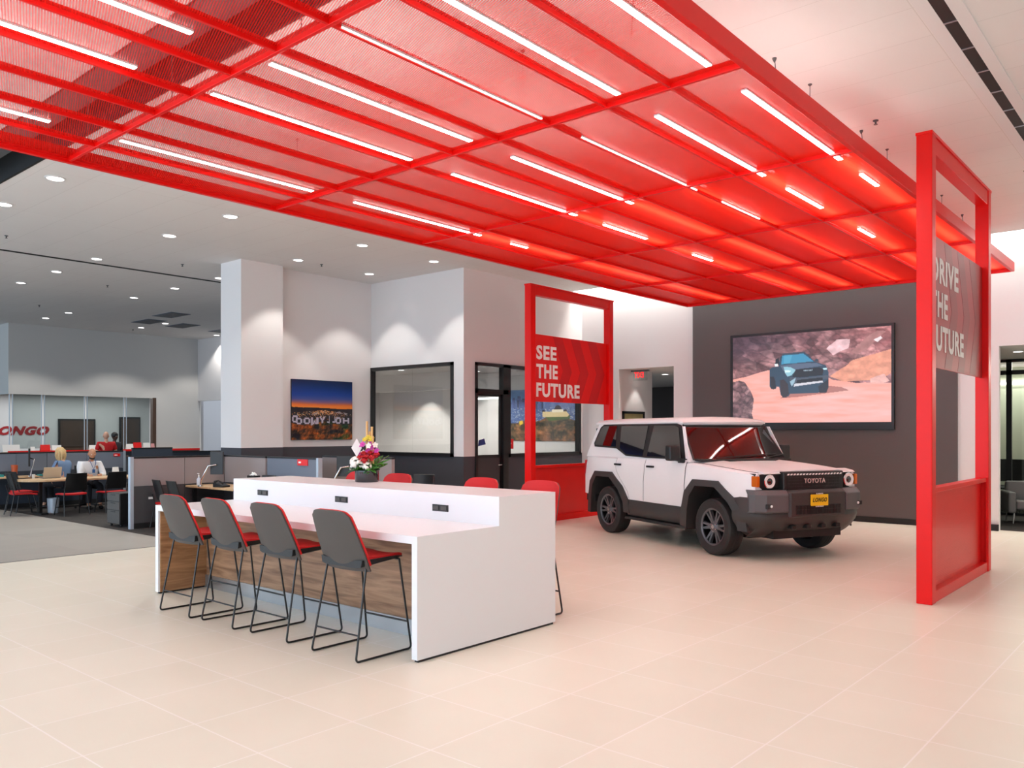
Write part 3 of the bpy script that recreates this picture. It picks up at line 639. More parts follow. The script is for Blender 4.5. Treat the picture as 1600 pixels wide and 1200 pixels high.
def orchid(c, R, d):
    b = MB(); q = Vector(d).to_track_quat('Z', 'Y').to_matrix()
    for k in range(5):
        a = k * 2 * pi / 5 + .3; m = Vector((cos(a), sin(a), .15)); s = Vector((-sin(a), cos(a), 0))
        P = [Vector((0, 0, 0)), m * R * .6 + s * R * .38, m * R * 1.05, m * R * .6 - s * R * .38]; b.add([Vector(c) + q @ p for p in P] + [Vector(c) + q @ (p + Vector((0, 0, .004))) for p in P], [(0, 3, 2, 1), (4, 5, 6, 7), (0, 1, 5, 4), (1, 2, 6, 5), (2, 3, 7, 6), (3, 0, 4, 7)])
    return b.ball(Vector(c) + q @ Vector((0, 0, .01)), R * .22, 6)
for k in range(15):
    x = rnd.uniform(-.09, .13); z = rnd.uniform(.31, .44) - abs(x - .02) * .3
    orchid((x, rnd.uniform(-.08, .0), z), .034, (rnd.uniform(-.6, .6), -1, rnd.uniform(.0, .6))).build('orchid', 'petal_orchid' if k % 3 else 'petal_white', fa, smooth=40)
for x, y, h in ((.0, 0, .66), (.055, .0, .60), (.028, .02, .55), (.07, -.02, .50)):
    b = MB().tube([(x, y, .1), (x, y, h)], .0125, 10)
    for zz in np.arange(.2, h, .13): b.lathe([(.0145, zz), (.0145, zz + .006)], (x, y, 0), 10)
    b.build('bamboo_stick', 'bamboo', fa, smooth=40)
for k in range(5): orchid((-.02 + .02 * k, -.02, .46 + .012 * (k % 3)), .03, (rnd.uniform(-.5, .5), -1, .5)).build('lily', 'petal_yellow', fa)
MB().prism([(-.165, .37), (-.105, .475), (-.05, .37), (-.105, .27)], 1, -.03, -.028).tube([(-.105, -.029, .12), (-.105, -.029, .28)], .003, 6).build('card', 'paper', fa)
def leaf(a, e, L, w_, m, z=.125, bend=.5):
    b = MB(); pts = []
    for k in range(7):
        s = k / 6; r = s * L; el = e - bend * s; pts.append((Vector((cos(a) * r * cos(el), sin(a) * r * cos(el), z + r * sin(el))), w_ * sin(pi * min(.98, s * .95 + .03)) ** .8))
    roll = rnd.uniform(-.9, .9); side = Vector((-sin(a), cos(a), 0)) * cos(roll) + Vector((0, 0, 1)) * sin(roll); up = Vector((0, 0, .003))
    for j in range(6):
        (p, w0), (q, w1) = pts[j], pts[j + 1]
        b.add([p - side * w0, p + up * 2, p + side * w0, q + side * w1, q + up * 2, q - side * w1], [(0, 1, 4, 5), (1, 2, 3, 4)])
    o = b.build('leaf', m, fa, smooth=60); sd = o.modifiers.new('solid', 'SOLIDIFY'); sd.thickness = .0015; return o
for k in range(22):
    a = rnd.uniform(0, 2 * pi) if k > 13 else rnd.uniform(-1.9, .5); leaf(a, rnd.uniform(.2, 1.0), rnd.uniform(.14, .22), rnd.uniform(.034, .05), 'leaf_green' if k % 3 else 'leaf_dark')
leaf(radians(168), .35, .26, .05, 'leaf_dark'); leaf(radians(200), .25, .24, .055, 'leaf_dark', .12, .1)
for a, e, L in ((-.1, .6, .36), (.15, .75, .36), (-.3, .45, .33), (.3, .9, .30)): leaf(a, e, L * .8, .04, 'leaf_green', .12, .15)
# ================================================================== THE CAR (local x forward, y to its own left, origin on the floor under the front axle)
car = thing('car', 'white boxy off-road car with black wheels parked before the screen', 'car', (-5.02, 11.56, 0), radians(-25.2), scale=(1.004,) * 3)
WB = -2.86
def sy(z, x=-1.5):  # half width of the body side at height z
    b = .955 if z < .95 else .955 - (z - .95) * .10 if z < 1.2 else .93 - (z - 1.2) * .32
    if x > .1: b -= .09 * ((x - .1) / .75) ** 2.2
    if x < -3.2: b -= .10 * ((-3.2 - x) / .7) ** 2
    return b
def topz(x):
    if x < -.72: return 1.305
    return 1.285 - .105 * ((x + .72) / 1.52) ** 1.3
rings = []
for x in list(np.linspace(-3.88, -3.2, 7)) + list(np.linspace(-3.0, -.8, 8)) + list(np.linspace(-.7, .82, 14)):
    t = topz(x); k = 1 if x > -.72 else .4
    half = [(0, .60), (sy(.6, x) * .93, .60), (sy(.62, x), .62), (sy(.8, x), .8), (sy(.95, x), .95), (sy(1.05, x), 1.05), (sy(1.13, x), min(1.13, t - .05)), (sy(t - .03, x), t - .03), (sy(t, x) - .025, t - .003), (sy(t, x) - .09, t + .004),
            (sy(t, x) - .17, t + .022 * k), (.52, t + .045 * k), (.44, t + .032 * k), (.2, t + .04 * k), (0, t + .042 * k)]
    xx = x
    rings.append([(xx, y, z) for y, z in half] + [(xx, -y, z) for y, z in half[-2:0:-1]])
body = MB().loft(rings).build('body', 'car_white', car)
ARCH = [(-.79, .30), (-.76, .62), (-.69, .86), (-.50, 1.045), (.07, 1.05), (.42, .83), (.62, .60), (.66, .40)]
def arch(cx, grow=0): return [(x + cx, z) for x, z in ARCH]
cuts = []
for cx in (0, WB):
    for s in (-1, 1): cuts.append(MB().prism(arch(cx), 1, s * .55, s * 1.2))
cuts.append(MB().prism([(.30, .5), (1.2, .5), (1.2, .835), (.30, .835)], 1, -1.2, 1.2)); cuts.append(MB().prism([(.76, .83), (1.2, .83), (1.2, 1.175), (.76, 1.175)], 1, -1.2, 1.2))
boolean(body, cuts); body.data.materials.clear(); body.data.materials.append(MATS['car_white']); body.data.shade_smooth(); body.data.set_sharp_from_angle(angle=radians(28))
# greenhouse
def ring(xf_c, xf_s, xr, wf, wr, z, dz=0):
    p = []
    for s in np.linspace(-1, 1, 9): p.append((xf_s + (xf_c - xf_s) * (1 - s * s), s * wf, z + dz * (1 - s * s)))
    for k in range(1, 7): q = k / 7; p.append((xf_s + (xr - xf_s) * q, wf + (wr - wf) * q, z))
    for s in np.linspace(1, -1, 9): p.append((xr - .05 * (1 - s * s), s * wr, z + dz * (1 - s * s)))
    for k in range(1, 7): q = 1 - k / 7; p.append((xf_s + (xr - xf_s) * q, -(wf + (wr - wf) * q), z))
    return p
gh = [ring(-.46, -.64, -3.84, .905, .855, 1.29), ring(-.50, -.67, -3.82, .890, .842, 1.36), ring(-.805, -.925, -3.66, .825, .777, 1.70), ring(-.92, -1.02, -3.58, .798, .750, 1.84), ring(-.95, -1.04, -3.58, .793, .745, 1.865)]
MB().loft(gh).build('cabin', 'car_white', car, smooth=30)
rf = [ring(-.87, -.98, -3.64, .79, .765, 1.862), ring(-.86, -.97, -3.64, .80, .775, 1.885, .01), ring(-.93, -1.03, -3.56, .775, .75, 1.925, .02), ring(-1.1, -1.18, -3.42, .70, .69, 1.945, .025), ring(-1.3, -1.36, -3.2, .45, .45, 1.955, .022)]
MB().loft(rf).build('roof', 'car_white', car, smooth=50)
def side_pt(x, z, s, off=0):
    y = .905 - (z - 1.29) * .193 - .045 * max(0, (-1.2 - x) / 2.6); return (x, s * (y + off), z)
def flat_side(name, poly, m, s, off, th=.012, par=car):
    n = len(poly); A = [side_pt(x, z, s, off) for x, z in poly]; B = [side_pt(x, z, s, off - th) for x, z in poly]
    return MB().add(A + B, [tuple(range(n)), tuple(range(2 * n - 1, n - 1, -1))] + [(i, n + i, n + (i + 1) % n, (i + 1) % n) for i in range(n)]).build(name, m, par)
for s in (-1, 1):
    flat_side('window_surround', [(-.72, 1.318), (-.99, 1.835), (-1.12, 1.865), (-3.36, 1.865), (-3.47, 1.81), (-3.62, 1.53), (-3.58, 1.47), (-2.80, 1.45), (-2.46, 1.335), (-1.8, 1.318)], 'black_plastic', s, .010)
    flat_side('quarter_window', [(-2.83, 1.48), (-2.90, 1.835), (-3.36, 1.835), (-3.43, 1.79), (-3.57, 1.54), (-3.54, 1.50)], 'car_glass', s, .016)
    flat_side('pillar_trim', [(-.655, 1.335), (-.745, 1.335), (-.955, 1.82), (-.895, 1.82)], 'car_white', s, .013)
    def panel(name, poly, th=.007, m='car_white'):
        n = len(poly); A = [(x, s * (sy(z, x) + th), z) for x, z in poly]; B = [(x, s * (sy(z, x) - .01), z) for x, z in poly]
        # strips so that the skin follows the section
        zs = [.625, .8, .95, 1.05, 1.13, 1.2, 1.285]; mb = MB()
        return mb, zs
    def door(name, xr_fn, xf, glass, handle):
        mb = MB(); zs = [.625, .75, .87, .95, 1.05, 1.13, 1.2, 1.25, 1.29]; cols = 4; rowsP = []
        for z in zs: rowsP.append([(xr_fn(z) + (xf - xr_fn(z)) * k / cols, z) for k in range(cols + 1)])
        mb.sheet(lambda u, v: (lambda q: (q[0], s * (sy(q[1], q[0]) + .006), q[1]))(rowsP[round(v * (len(zs) - 1))][round(u * cols)]), cols, len(zs) - 1, .012, -s)
        d = mb.build('door', 'car_white', car, smooth=25)
        # dark shut line round the door
        out = [(xr_fn(z) - .006, z) for z in zs]; out2 = [(xf + .006, z) for z in zs]
        MB().tube([(x, s * (sy(z, x) + .001), z) for x, z in out], .0045, 5).tube([(x, s * (sy(z, x) + .001), z) for x, z in out2], .0045, 5).build('shut_line', 'black_matte', d)
        flat_side('window', glass, 'car_glass', s, .017, par=d)
        hx = handle; y = sy(1.185, hx) + .012
        MB().obox((hx, s * (y + .018), 1.185), (.19, .022, .032)).obox((hx - .07, s * (y + .004), 1.185), (.03, .03, .03)).obox((hx + .07, s * (y + .004), 1.185), (.03, .03, .03)).build('door_handle', 'black_plastic', d, bevel=.006)
        return d
    door('door', lambda z: -1.80, -.72, [(-.86, 1.345), (-1.04, 1.80), (-1.14, 1.83), (-1.73, 1.835), (-1.80, 1.345)], -1.62)
    door('door', lambda z: (-2.22 if z < .7 else -2.22 - (z - .7) * 1.15) if z < 1.1 else -2.68, -1.815, [(-1.93, 1.345), (-1.90, 1.835), (-2.74, 1.835), (-2.68, 1.46), (-2.46, 1.365)], -2.60)
# windscreen
def ws(u, v):
    s = 2 * u - 1; z = 1.325 + v * .515; k = (z - 1.36) / .48
    xs = -.655 - .375 * k; xc = -.485 - .445 * k; y = s * (.865 - .10 * v)
    return (xs + (xc - xs) * (1 - s * s) + .022, y, z)
MB().sheet(ws, 12, 8, .01, 1).build('windscreen', 'car_glass', car, smooth=40)
def wb(u, v):
    s = 2 * u - 1; x, y, z = ws(u, 0); return (x + .012 - v * .0 + .13 * (1 - v), y * .99, 1.325 - .012 * (1 - v) + .012)
MB().sheet(wb, 10, 2, .03, 1).build('cowl', 'black_plastic', car, smooth=40)
MB().tube([ws(0.0, k / 6) for k in range(7)], .014, 6).build('windscreen_trim', 'black_plastic', car); MB().tube([ws(1.0, k / 6) for k in range(7)], .014, 6).build('windscreen_trim', 'black_plastic', car)
for a, b in (((-.1, .02), (.62, .16)), ((.42, .02), (-.0 + .88, .15))):
    pts = [Vector(ws(min(1, .18 + (a[0] + .1) + (b[0] - a[0]) * k / 6), .03 + .10 * sin(pi * k / 12))) + Vector((.025, 0, .005)) for k in range(7)]
    MB().tube(pts, .008, 6).build('wiper', 'black_plastic', car)
# rear glass and lamps
MB().box(-3.86, -3.845, -.68, .68, 1.42, 1.80).xf(Matrix.Rotation(0, 4, 'Y')).build('rear_window', 'car_glass', car, bevel=.01).location = (.06, 0, 0)
for s in (-1, 1): MB().box(-3.91, -3.86, s * .80 - .06, s * .80 + .06, .92, 1.22).build('tail_lamp', 'petal_red' if 'petal_red' in MATS else 'red_paint', car, bevel=.01)
# mirrors
for s in (-1, 1):
    m = MB().obox((-.86, s * 1.06, 1.42), (.14, .19, .235)).build('mirror', 'black_plastic', car, bevel=.03, seg=3)
    MB().obox((-.84, s * .95, 1.315), (.10, .14, .05), Matrix.Rotation(radians(12 * s), 3, 'X')).obox((-.82, s * .93, 1.30), (.12, .06, .06)).build('mirror_arm', 'black_plastic', m, bevel=.01)
    MB().obox((-.934, s * 1.06, 1.42), (.006, .16, .19)).build('mirror_glass', 'chrome', m)
# cladding and arches
for s in (-1, 1):
    for cx in (0, WB):
        outer = [(x + cx, z) for x, z in ARCH]; inner = [(-.63 + cx, .30), (-.61 + cx, .60), (-.56 + cx, .80), (-.42 + cx, .955), (.02 + cx, .96), (.31 + cx, .77), (.47 + cx, .57), (.50 + cx, .40)]
        n = len(outer); w_ = [.975 if 1 < i < n - 1 or True else .9 for i in range(n)]
        vs = [];
        for (x, z) in outer: vs.append((x, s * (sy(z, x) + .028), z))
        for (x, z) in inner: vs.append((x, s * (sy(z, x) + .035), z))
        for (x, z) in inner: vs.append((x, s * .60, z))
        for (x, z) in outer: vs.append((x, s * .90, z))
        fs = []
        for i in range(n - 1):
            for a, b in ((0, 1), (1, 2), (3, 0)): fs.append((a * n + i, a * n + i + 1, b * n + i + 1, b * n + i))
        MB().add(vs, fs).build('wheel_arch', 'car_clad', car, smooth=30)
    MB().sheet(lambda u, v: ((-.66 + (-2.28 + .66) * u), s * (.945 + .035 * sin(pi * min(1, v * 1.1)) ** .7), .36 + .262 * v), 8, 5, .04, s).build('sill_cladding', 'car_clad', car, smooth=40)
    MB().prism([(-.62, .30), (-.66, .345), (-2.28, .345), (-2.32, .30)], 1, s * .80, s * 1.0).build('running_board', 'black_plastic', car, bevel=.008)
MB().box(-3.72, .78, -.60, .60, .30, .98).box(-3.1, .3, -.60, .60, .26, .4).box(-2.2, -.75, -.90, .90, .37, .62).build('underbody', 'black_matte', car)
for cx in (0, WB):
    for s in (-1, 1): MB().box(cx - .8, cx + .68, s * .54, s * .60, .35, 1.08).build('wheel_well', 'black_matte', car)
MB().box(-3.75, -3.45, -.90, .90, .5, .62).build('rear_underside', 'black_matte', car)
# front bumper: lofted from plan curves
def plan(ins, z, ymax=.985, drop=0):
    P = [(.965 - ins, 0), (.963 - ins, .30), (.955 - ins, .50), (.915 - ins, .70), (.83 - ins * .9, .86), (.70 - ins * .6, ymax - ins * .5 - .03), (.52, ymax - ins * .6), (.40, ymax - ins * .6)]
    front = [(x, -y) for x, y in P[::-1]] + P[1:]
    return [(x, y, z) for x, y in front] + [(.40, .55, z), (.40, -.55, z)]
MB().loft([plan(.33, .315, .93), plan(.24, .36, .95), plan(.12, .44, .97), plan(.035, .53), plan(0, .60), plan(.012, .66), plan(.05, .70), plan(.055, .83), plan(.09, .86)]).build('front_bumper', 'car_clad', car, smooth=35)
MB().loft([[(x, y, z) for x, y, z in [(.90, -.53, zz), (.985, -.47, zz), (.99, 0, zz), (.985, .47, zz), (.90, .53, zz), (.7, .5, zz), (.7, -.5, zz)]] for zz, q in ((.60, 0), (.93, 0))] + [[(.80, -.5, .97), (.93, -.44, .965), (.94, 0, .965), (.93, .44, .965), (.80, .5, .97), (.7, .5, .97), (.7, -.5, .97)]]).build('bumper_centre', 'car_clad', car, bevel=.012)
for s in (-1, 1):
    P = [(.96, .50), (.955, .56), (.90, .82), (.80, .93), (.70, .955), (.6, .90), (.6, .5)]
    MB().loft([[(x - .03, s * y, .655) for x, y in P], [(x + .012, s * y, .68) for x, y in P], [(x + .012, s * y, .90) for x, y in P], [(x - .05, s * (y - .01), .965) for x, y in P]]).build('bumper_corner', 'car_grey', car, bevel=.012)
    fg = MB().obox((.905, s * .775, .755), (.05, .13, .06), Matrix.Rotation(radians(-20 * s), 3, 'Z')).build('fog_lamp', 'black_plastic', car, bevel=.01)
    MB().ball((.935, s * .765, .755), (.012, .02, .02), 10).build('lens', 'letter_white', fg, smooth=60)
MB().box(.975, .995, -.40, .40, .635, .765).build('lower_grille', 'black_matte', car, bevel=.01)
lg = MB()
for k in range(-7, 8): lg.box(.994, .999, k * .052 - .004, k * .052 + .004, .64, .76)
lg.box(.994, .999, -.39, .39, .697, .703).build('lower_grille_bars', 'black_plastic', car)
for k in range(4): MB().box(.80, .935, -.42 + k * .26, -.34 + k * .26, .44, .49).build('skid_slot', 'black_matte', car, bevel=.01)
MB().loft([[(.20, y, .30), (.60, y, .30), (.86, y, .47), (.80, y, .50), (.20, y, .5)] for y in (-.55, .55)]).build('skid_plate', 'car_grey', car, bevel=.01)
# front face: black lamp and grille band
MB().loft([[(x, y, z) for x, y in [(.80 + f, 0), (.80 + f, .53), (.775 + f, .72), (.72 + f, .875), (.5, .88), (.5, -.88), (.72 + f, -.875), (.775 + f, -.72), (.80 + f, -.53)]] for z, f in ((.96, .0), (1.0, .02), (1.165, .02), (1.178, 0))]).build('front_band', 'black_plastic', car, smooth=30)
gs = MB().box(.80, .90, -.53, .53, .955, 1.205).build('grille', 'black_plastic', car, bevel=.018, seg=3)
MB().box(.898, .904, -.47, .47, .985, 1.15).build('grille_recess', 'black_matte', gs)
gb = MB()
for k in range(4): gb.box(.902, .908, -.46, .46, 1.0 + k * .04, 1.008 + k * .04)
for k in range(-11, 12): gb.box(.902, .906, k * .04 - .003, k * .04 + .003, .99, 1.145)
gb.build('grille_bars', 'black_metal', gs)
gt = MB()
for k in range(18): y = -.475 + k * .0545; gt.add([(.906, y, 1.157), (.906, y + .03, 1.157), (.906, y + .045, 1.178), (.906, y + .015, 1.178), (.899, y, 1.157), (.899, y + .03, 1.157), (.899, y + .045, 1.178), (.899, y + .015, 1.178)], [(0, 1, 2, 3), (7, 6, 5, 4), (0, 4, 5, 1), (1, 5, 6, 2), (2, 6, 7, 3), (3, 7, 4, 0)])
gt.build('grille_vents', 'letter_white', gs)
FM = lambda x, y, z: ax((0, 1, 0), (0, 0, 1), (x, y, z))
text('maker_lettering', 'TOYOTA', 'rose_metal' if mat('rose_metal', (222, 196, 190), .35, metal=.2) else 0, FM(.912, 0, 1.075), 0.1, .01, bold=.0, spacing=1.15, parent=gs, width=.37, height=.062)
# hood lip and bonnet lines
for s in (-1, 1): MB().tube([(x, s * (sy(topz(x), x) - .055), topz(x) + .0025) for x in np.linspace(-.62, .74, 10)] , .0035, 5).build('bonnet_gap', 'black_matte', car)
MB().loft([[(.68, y, 1.20), (.83, y, 1.172), (.845, y, 1.18), (.80, y, 1.205), (.66, y, 1.226)] for y in np.linspace(-.80, .80, 3)]).build('bonnet_lip', 'car_white', car, smooth=40)
for s in (-1, 1):
    R = Matrix.Rotation(radians(90), 3, 'Y') if True else None; c = (.80, s * .70, 1.075)
    hl = MB().lathe([(.088, 0), (.096, .03), (.082, .034), (.06, .02), (.045, .014)], c, 28, Matrix.Rotation(radians(90), 3, 'Y')).build('headlamp', 'chrome', car, smooth=40)
    MB().lathe([(.046, .012), (.05, .026), (.03, .036), (.01, .04)], c, 24, Matrix.Rotation(radians(90), 3, 'Y')).build('lens', 'car_glass', hl, smooth=50)
    MB().lathe([(.080, .026), (.086, .035), (.078, .037), (.072, .028)], c, 28, Matrix.Rotation(radians(90), 3, 'Y')).build('lamp_ring', 'letter_white', hl, smooth=50)
    MB().obox((.745, s * .868, 1.075), (.11, .055, .145)).build('indicator', 'amber', car, bevel=.01)
# number plate
pl = MB().box(.992, 1.0, -.155, .155, .745, .90).build('plate', 'plate_yellow' if mat('plate_yellow', (246, 202, 20), .4) else 0, car, bevel=.004)
mat('text_black', (16, 14, 12), .5)
text('plate_lettering', 'LONGO', 'text_black', FM(1.002, 0, .823), .08, .002, bold=.0022, shear=.35, spacing=1.15, parent=pl, width=.25, height=.058)
for z, s_, w_ in ((.907, 'EL MONTE', .12), (.738, 'LONGO', .14)):
    pf = MB().box(.990, .999, -.16, .16, z - .012, z + .012).build('plate_frame', 'black_plastic', car, bevel=.002)
    text('frame_lettering', s_, 'letter_white', FM(1.001, 0, z), .02, .001, bold=.001, parent=pf, width=w_, height=.015)
# wheels
mat('lug_silver', (200, 200, 205), .2, metal=1)
tyre = MB().lathe([(.262, -.115), (.30, -.128), (.365, -.13), (.392, -.112), (.40, -.08), (.40, -.03), (.396, -.026), (.396, -.018), (.40, -.014), (.40, .014), (.396, .018), (.396, .026), (.40, .03), (.40, .08), (.392, .112), (.365, .13), (.30, .128), (.262, .115)], n=56, wrap=True)
rim = MB().lathe([(.268, -.115), (.272, -.112), (.268, -.10), (.25, -.085), (.235, -.02), (.23, .11), (.01, .11), (.01, .10), (.22, .10)], n=48, wrap=True)
sp_ = MB()
for k in range(6):
    for d in (-.16, .16):
        a = k * pi / 3 + d; M3 = Matrix.Rotation(a, 3, 'Z')
        sp_.add([M3 @ Vector(v) for v in [(.05, -.022, -.085), (.245, -.013 - .0, -.105), (.245, .013, -.105), (.05, .022, -.085), (.05, -.022, -.05), (.245, -.02, -.06), (.245, .02, -.06), (.05, .022, -.05)]], [(3, 2, 1, 0), (4, 5, 6, 7), (0, 1, 5, 4), (1, 2, 6, 5), (2, 3, 7, 6), (3, 0, 4, 7)])
hubm = MB().lathe([(.085, -.06), (.085, -.088), (.05, -.10), (.03, -.106), (.0, -.106)], n=24)
lugm = MB()
for k in range(6): a = k * pi / 3 + .5; lugm.lathe([(.011, -.085), (.011, -.105), (.006, -.112)], (.064 * cos(a), .064 * sin(a), 0), 8)
lugm.lathe([(.032, -.10), (.028, -.115), (.0, -.115)], n=16)
meshes = [(tyre.mesh(), 'tyre', 'tyre_rubber'), (sp_.mesh(), 'spokes', 'rim_grey'), (hubm.mesh(), 'hub', 'rim_grey'), (lugm.mesh(), 'lug_nuts', 'lug_silver'), (MB().lathe([(.266, -.112), (.262, -.118), (.238, -.108), (.236, -.09), (.262, -.095)], n=56, wrap=True).mesh(), 'rim_edge', 'rim_grey')]; rm = rim.mesh()
mat('rim_black', (22, 22, 24), .3, metal=.5)
for cx in (-.03, WB - .02):
    for s in (-1, 1):
        wo = link('wheel', rm, 'rim_black', car, smooth=35); wo.location = (cx, s * .855, .4); wo.rotation_euler = (radians(90) if s > 0 else radians(-90), 0, 0)
        # outer face must look away from the car
        wo.rotation_euler = (radians(-90) if s < 0 else radians(90), 0, 0)
        for me, nm, mm in meshes: link(nm, me, mm, wo, smooth=35)
# ================================================================== THE WALL SCREEN
def paint_screen():
    W, H = 360, 204; v, u = np.meshgrid(np.linspace(0, 1, H), np.linspace(0, 1, W), indexing='ij')
    img = np.zeros((H, W, 3)); rk = np.random.RandomState(5)
    ang = .45; ur = u * cos(ang) * 1.7 + v * sin(ang); vr = (-u * sin(ang) * 1.7 + v * cos(ang)) * 2.0
    wx = ur + .05 * fbm(u * 14, v * 10, 1); wy = vr + .07 * fbm(u * 14 + 7, v * 10, 2)
    pts = [(rk.uniform(-.1, 2.3), rk.uniform(-1.6, 2.1)) for _ in range(420)]
    d, d2, ix = worley(wx, wy, pts); sh = rk.rand(420)[ix]; edge = np.clip((d2 - d) * 22, 0, 1)
    n = fbm(u * 30, v * 22, 9, 4)
    base = np.stack([168 + 70 * (sh - .5) + 60 * (n - .5), 118 + 62 * (sh - .5) + 60 * (n - .5), 120 + 60 * (sh - .5) + 58 * (n - .5)], -1)
    da, db, dx_ = worley(wx * 2.6 + .4 * wy, wy * 2.2, [(rk.uniform(-.3, 7), rk.uniform(-4, 5)) for _ in range(900)]); s2_ = rk.rand(900)[dx_]
    ridge = np.abs(fbm(u * 16 + v * 8, v * 26 - u * 10, 77, 4) - .5) * 2
    base = base * (.84 + .16 * edge[..., None]) * (.72 + .42 * s2_[..., None]) * (.82 + .5 * ridge[..., None]); img[:] = base
    dark = np.clip((.34 - v - .30 * (u - .25)) * 4, 0, 1) * np.clip(1.15 - u * 1.5, 0, 1)
    img[:] = img * (1 - dark[..., None] * .62) + np.array([60, 48, 66]) * dark[..., None] * .55
    lt = np.clip((u - .62) * 2.2, 0, 1) * np.clip((.62 - v) * 4, 0, 1); img[:] = img + lt[..., None] * np.array([42, 22, 20])
    # big pale boulders
    for poly, c in (([(.64, .50), (.78, .34), (1.0, .24), (1.0, .50), (.92, .56), (.72, .56)], (222, 150, 124)), ([(.62, .20), (.68, .10), (.76, .12), (.75, .20), (.66, .27)], (226, 186, 190)), ([(.76, .24), (.92, .04), (.97, .05), (.86, .22), (.80, .27)], (170, 120, 118)), ([(.88, .54), (.96, .50), (.99, .57), (.92, .62), (.88, .60)], (224, 172, 164)), ([(.9, .14), (.94, .10), (.95, .12), (.92, .16)], (240, 224, 226))):
        k = inpoly(u + .02 * (fbm(u * 9, v * 9, 21) - .5), v + .03 * (fbm(u * 9, v * 9, 22) - .5), poly); img[k] = np.array(c) * (.82 + .36 * n[k][:, None])
    # road
    rn = fbm(u * 6 - v * 2, v * 26, 31, 4); road = np.stack([236 - 12 * (rn - .5) * 2, 168 + 24 * (rn - .5) * 2, 156 + 34 * (rn - .5) * 2], -1); pale = np.clip((v - .62) * 1.5 + (u - .3) * .4, 0, 1)
    road = road * (1 - .35 * pale[..., None]) + np.array([236, 182, 182]) * .35 * pale[..., None]
    wob = .012 * (fbm(u * 20, v * 3, 41) - .5)
    k = inpoly(u, v + wob, [(-.1, .52), (.10, .46), (.24, .40), (.30, .40), (.62, .50), (.66, .54), (.80, .58), (1.1, .60), (1.1, 1.1), (-.1, 1.1)]); img[k] = road[k]
    # rock pile lower left
    k = inpoly(u + .02 * (n - .5), v + .04 * (n - .5), [(-.1, .55), (.04, .50), (.08, .52), (.12, .62), (.145, .72), (.13, .88), (.165, 1.1), (-.1, 1.1)])
    d3, d4, ix3 = worley(u * 2.2, v * 1.5, [(rk.uniform(0, .5), rk.uniform(.6, 1.6)) for _ in range(60)]); s3 = rk.rand(60)[ix3]; e3 = np.clip((d4 - d3) * 18, 0, 1)
    pile = np.stack([150 + 80 * (s3 - .5), 112 + 66 * (s3 - .5), 116 + 62 * (s3 - .5)], -1) * (.8 + .2 * e3[..., None]) * (.5 + .9 * fbm(u * 40, v * 30, 91, 3)[..., None]); img[k] = pile[k]
    # the pickup truck (coordinates on the picture; x,y in 1273 x 680)
    T = lambda *p: [((x - 145) / 1273, (y - (250 - 105 * (x - 145) / 1273)) / (932 - (250 - 105 * (x - 145) / 1273))) for x, y in p]
    F = lambda col, *p, a=1.0: fill(img, u, v, T(*p), col, a)
    F((150, 92, 84), (560, 735), (700, 725), (900, 700), (1110, 672), (1050, 645), (940, 632), (700, 640), a=.75)
    F((44, 66, 86), (468, 500), (500, 480), (545, 478), (560, 400), (585, 378), (640, 372), (760, 362), (790, 380), (835, 432), (880, 450), (930, 468), (950, 520), (952, 570), (950, 640), (930, 680), (890, 690), (640, 700), (630, 720), (585, 728), (565, 710), (550, 640), (530, 640), (520, 660), (485, 662), (470, 640))
    F((36, 34, 44), (474, 560), (505, 560), (520, 600), (522, 655), (500, 664), (480, 655)); F((50, 40, 46), (556, 590), (590, 580), (625, 620), (632, 700), (612, 728), (580, 728), (565, 700))
    F((34, 36, 46), (870, 640), (950, 580), (950, 650), (935, 690), (880, 692))
    F((60, 140, 176), (578, 388), (752, 372), (832, 434), (700, 448), (600, 455), (566, 462)); F((96, 176, 204), (590, 392), (660, 384), (640, 448), (590, 456), a=.5)
    F((28, 34, 44), (520, 420), (548, 405), (552, 460), (530, 475), (515, 468)); F((86, 100, 122), (560, 470), (700, 452), (860, 448), (905, 470), (700, 500), (585, 512))
    F((140, 190, 205), (588, 482), (640, 480), (690, 505), (655, 548), (620, 560), (600, 530)); F((210, 240, 246), (596, 510), (650, 508), (640, 524), (602, 528)); F((190, 226, 236), (905, 492), (940, 488), (938, 502), (910, 506))
    F((24, 28, 36), (690, 500), (880, 484), (912, 500), (905, 548), (720, 566), (660, 560)); F((70, 78, 92), (640, 562), (720, 572), (905, 552), (950, 545), (945, 575), (720, 606), (665, 632), (640, 610))
    F((20, 22, 30), (700, 586), (905, 566), (905, 596), (690, 620)); F((206, 206, 214), (676, 618), (905, 592), (908, 606), (700, 636), (672, 640)); F((150, 180, 196), (640, 600), (690, 566), (676, 610), (655, 640))
    F((230, 236, 240), (512, 458), (540, 456), (542, 474), (515, 478)); F((50, 60, 76), (840, 420), (866, 414), (872, 436), (846, 440)); F((60, 70, 84), (575, 372), (760, 356), (770, 364), (580, 384))
    for k in range(6): F((150, 170, 182), (752 + k * 13, 506 - k * 1.2), (760 + k * 13, 505 - k * 1.2), (760 + k * 13, 516 - k * 1.2), (752 + k * 13, 517 - k * 1.2))
    return np.clip(img, 0, 255)
tv = thing('wall_screen', 'large wall screen showing a dark pickup truck on red rocks', 'screen', (0, 0, 0))
MB().box(-7.99, -4.68, 16.46, 16.54, 1.78, 3.80).build('bezel', 'frame_black', tv, bevel=.004)
link('display', picture_mesh(paint_screen(), (-7.93, 16.457, 3.745), (3.20, 0, 0), (0, 0, -1.815)), 'screen_photo', tv)

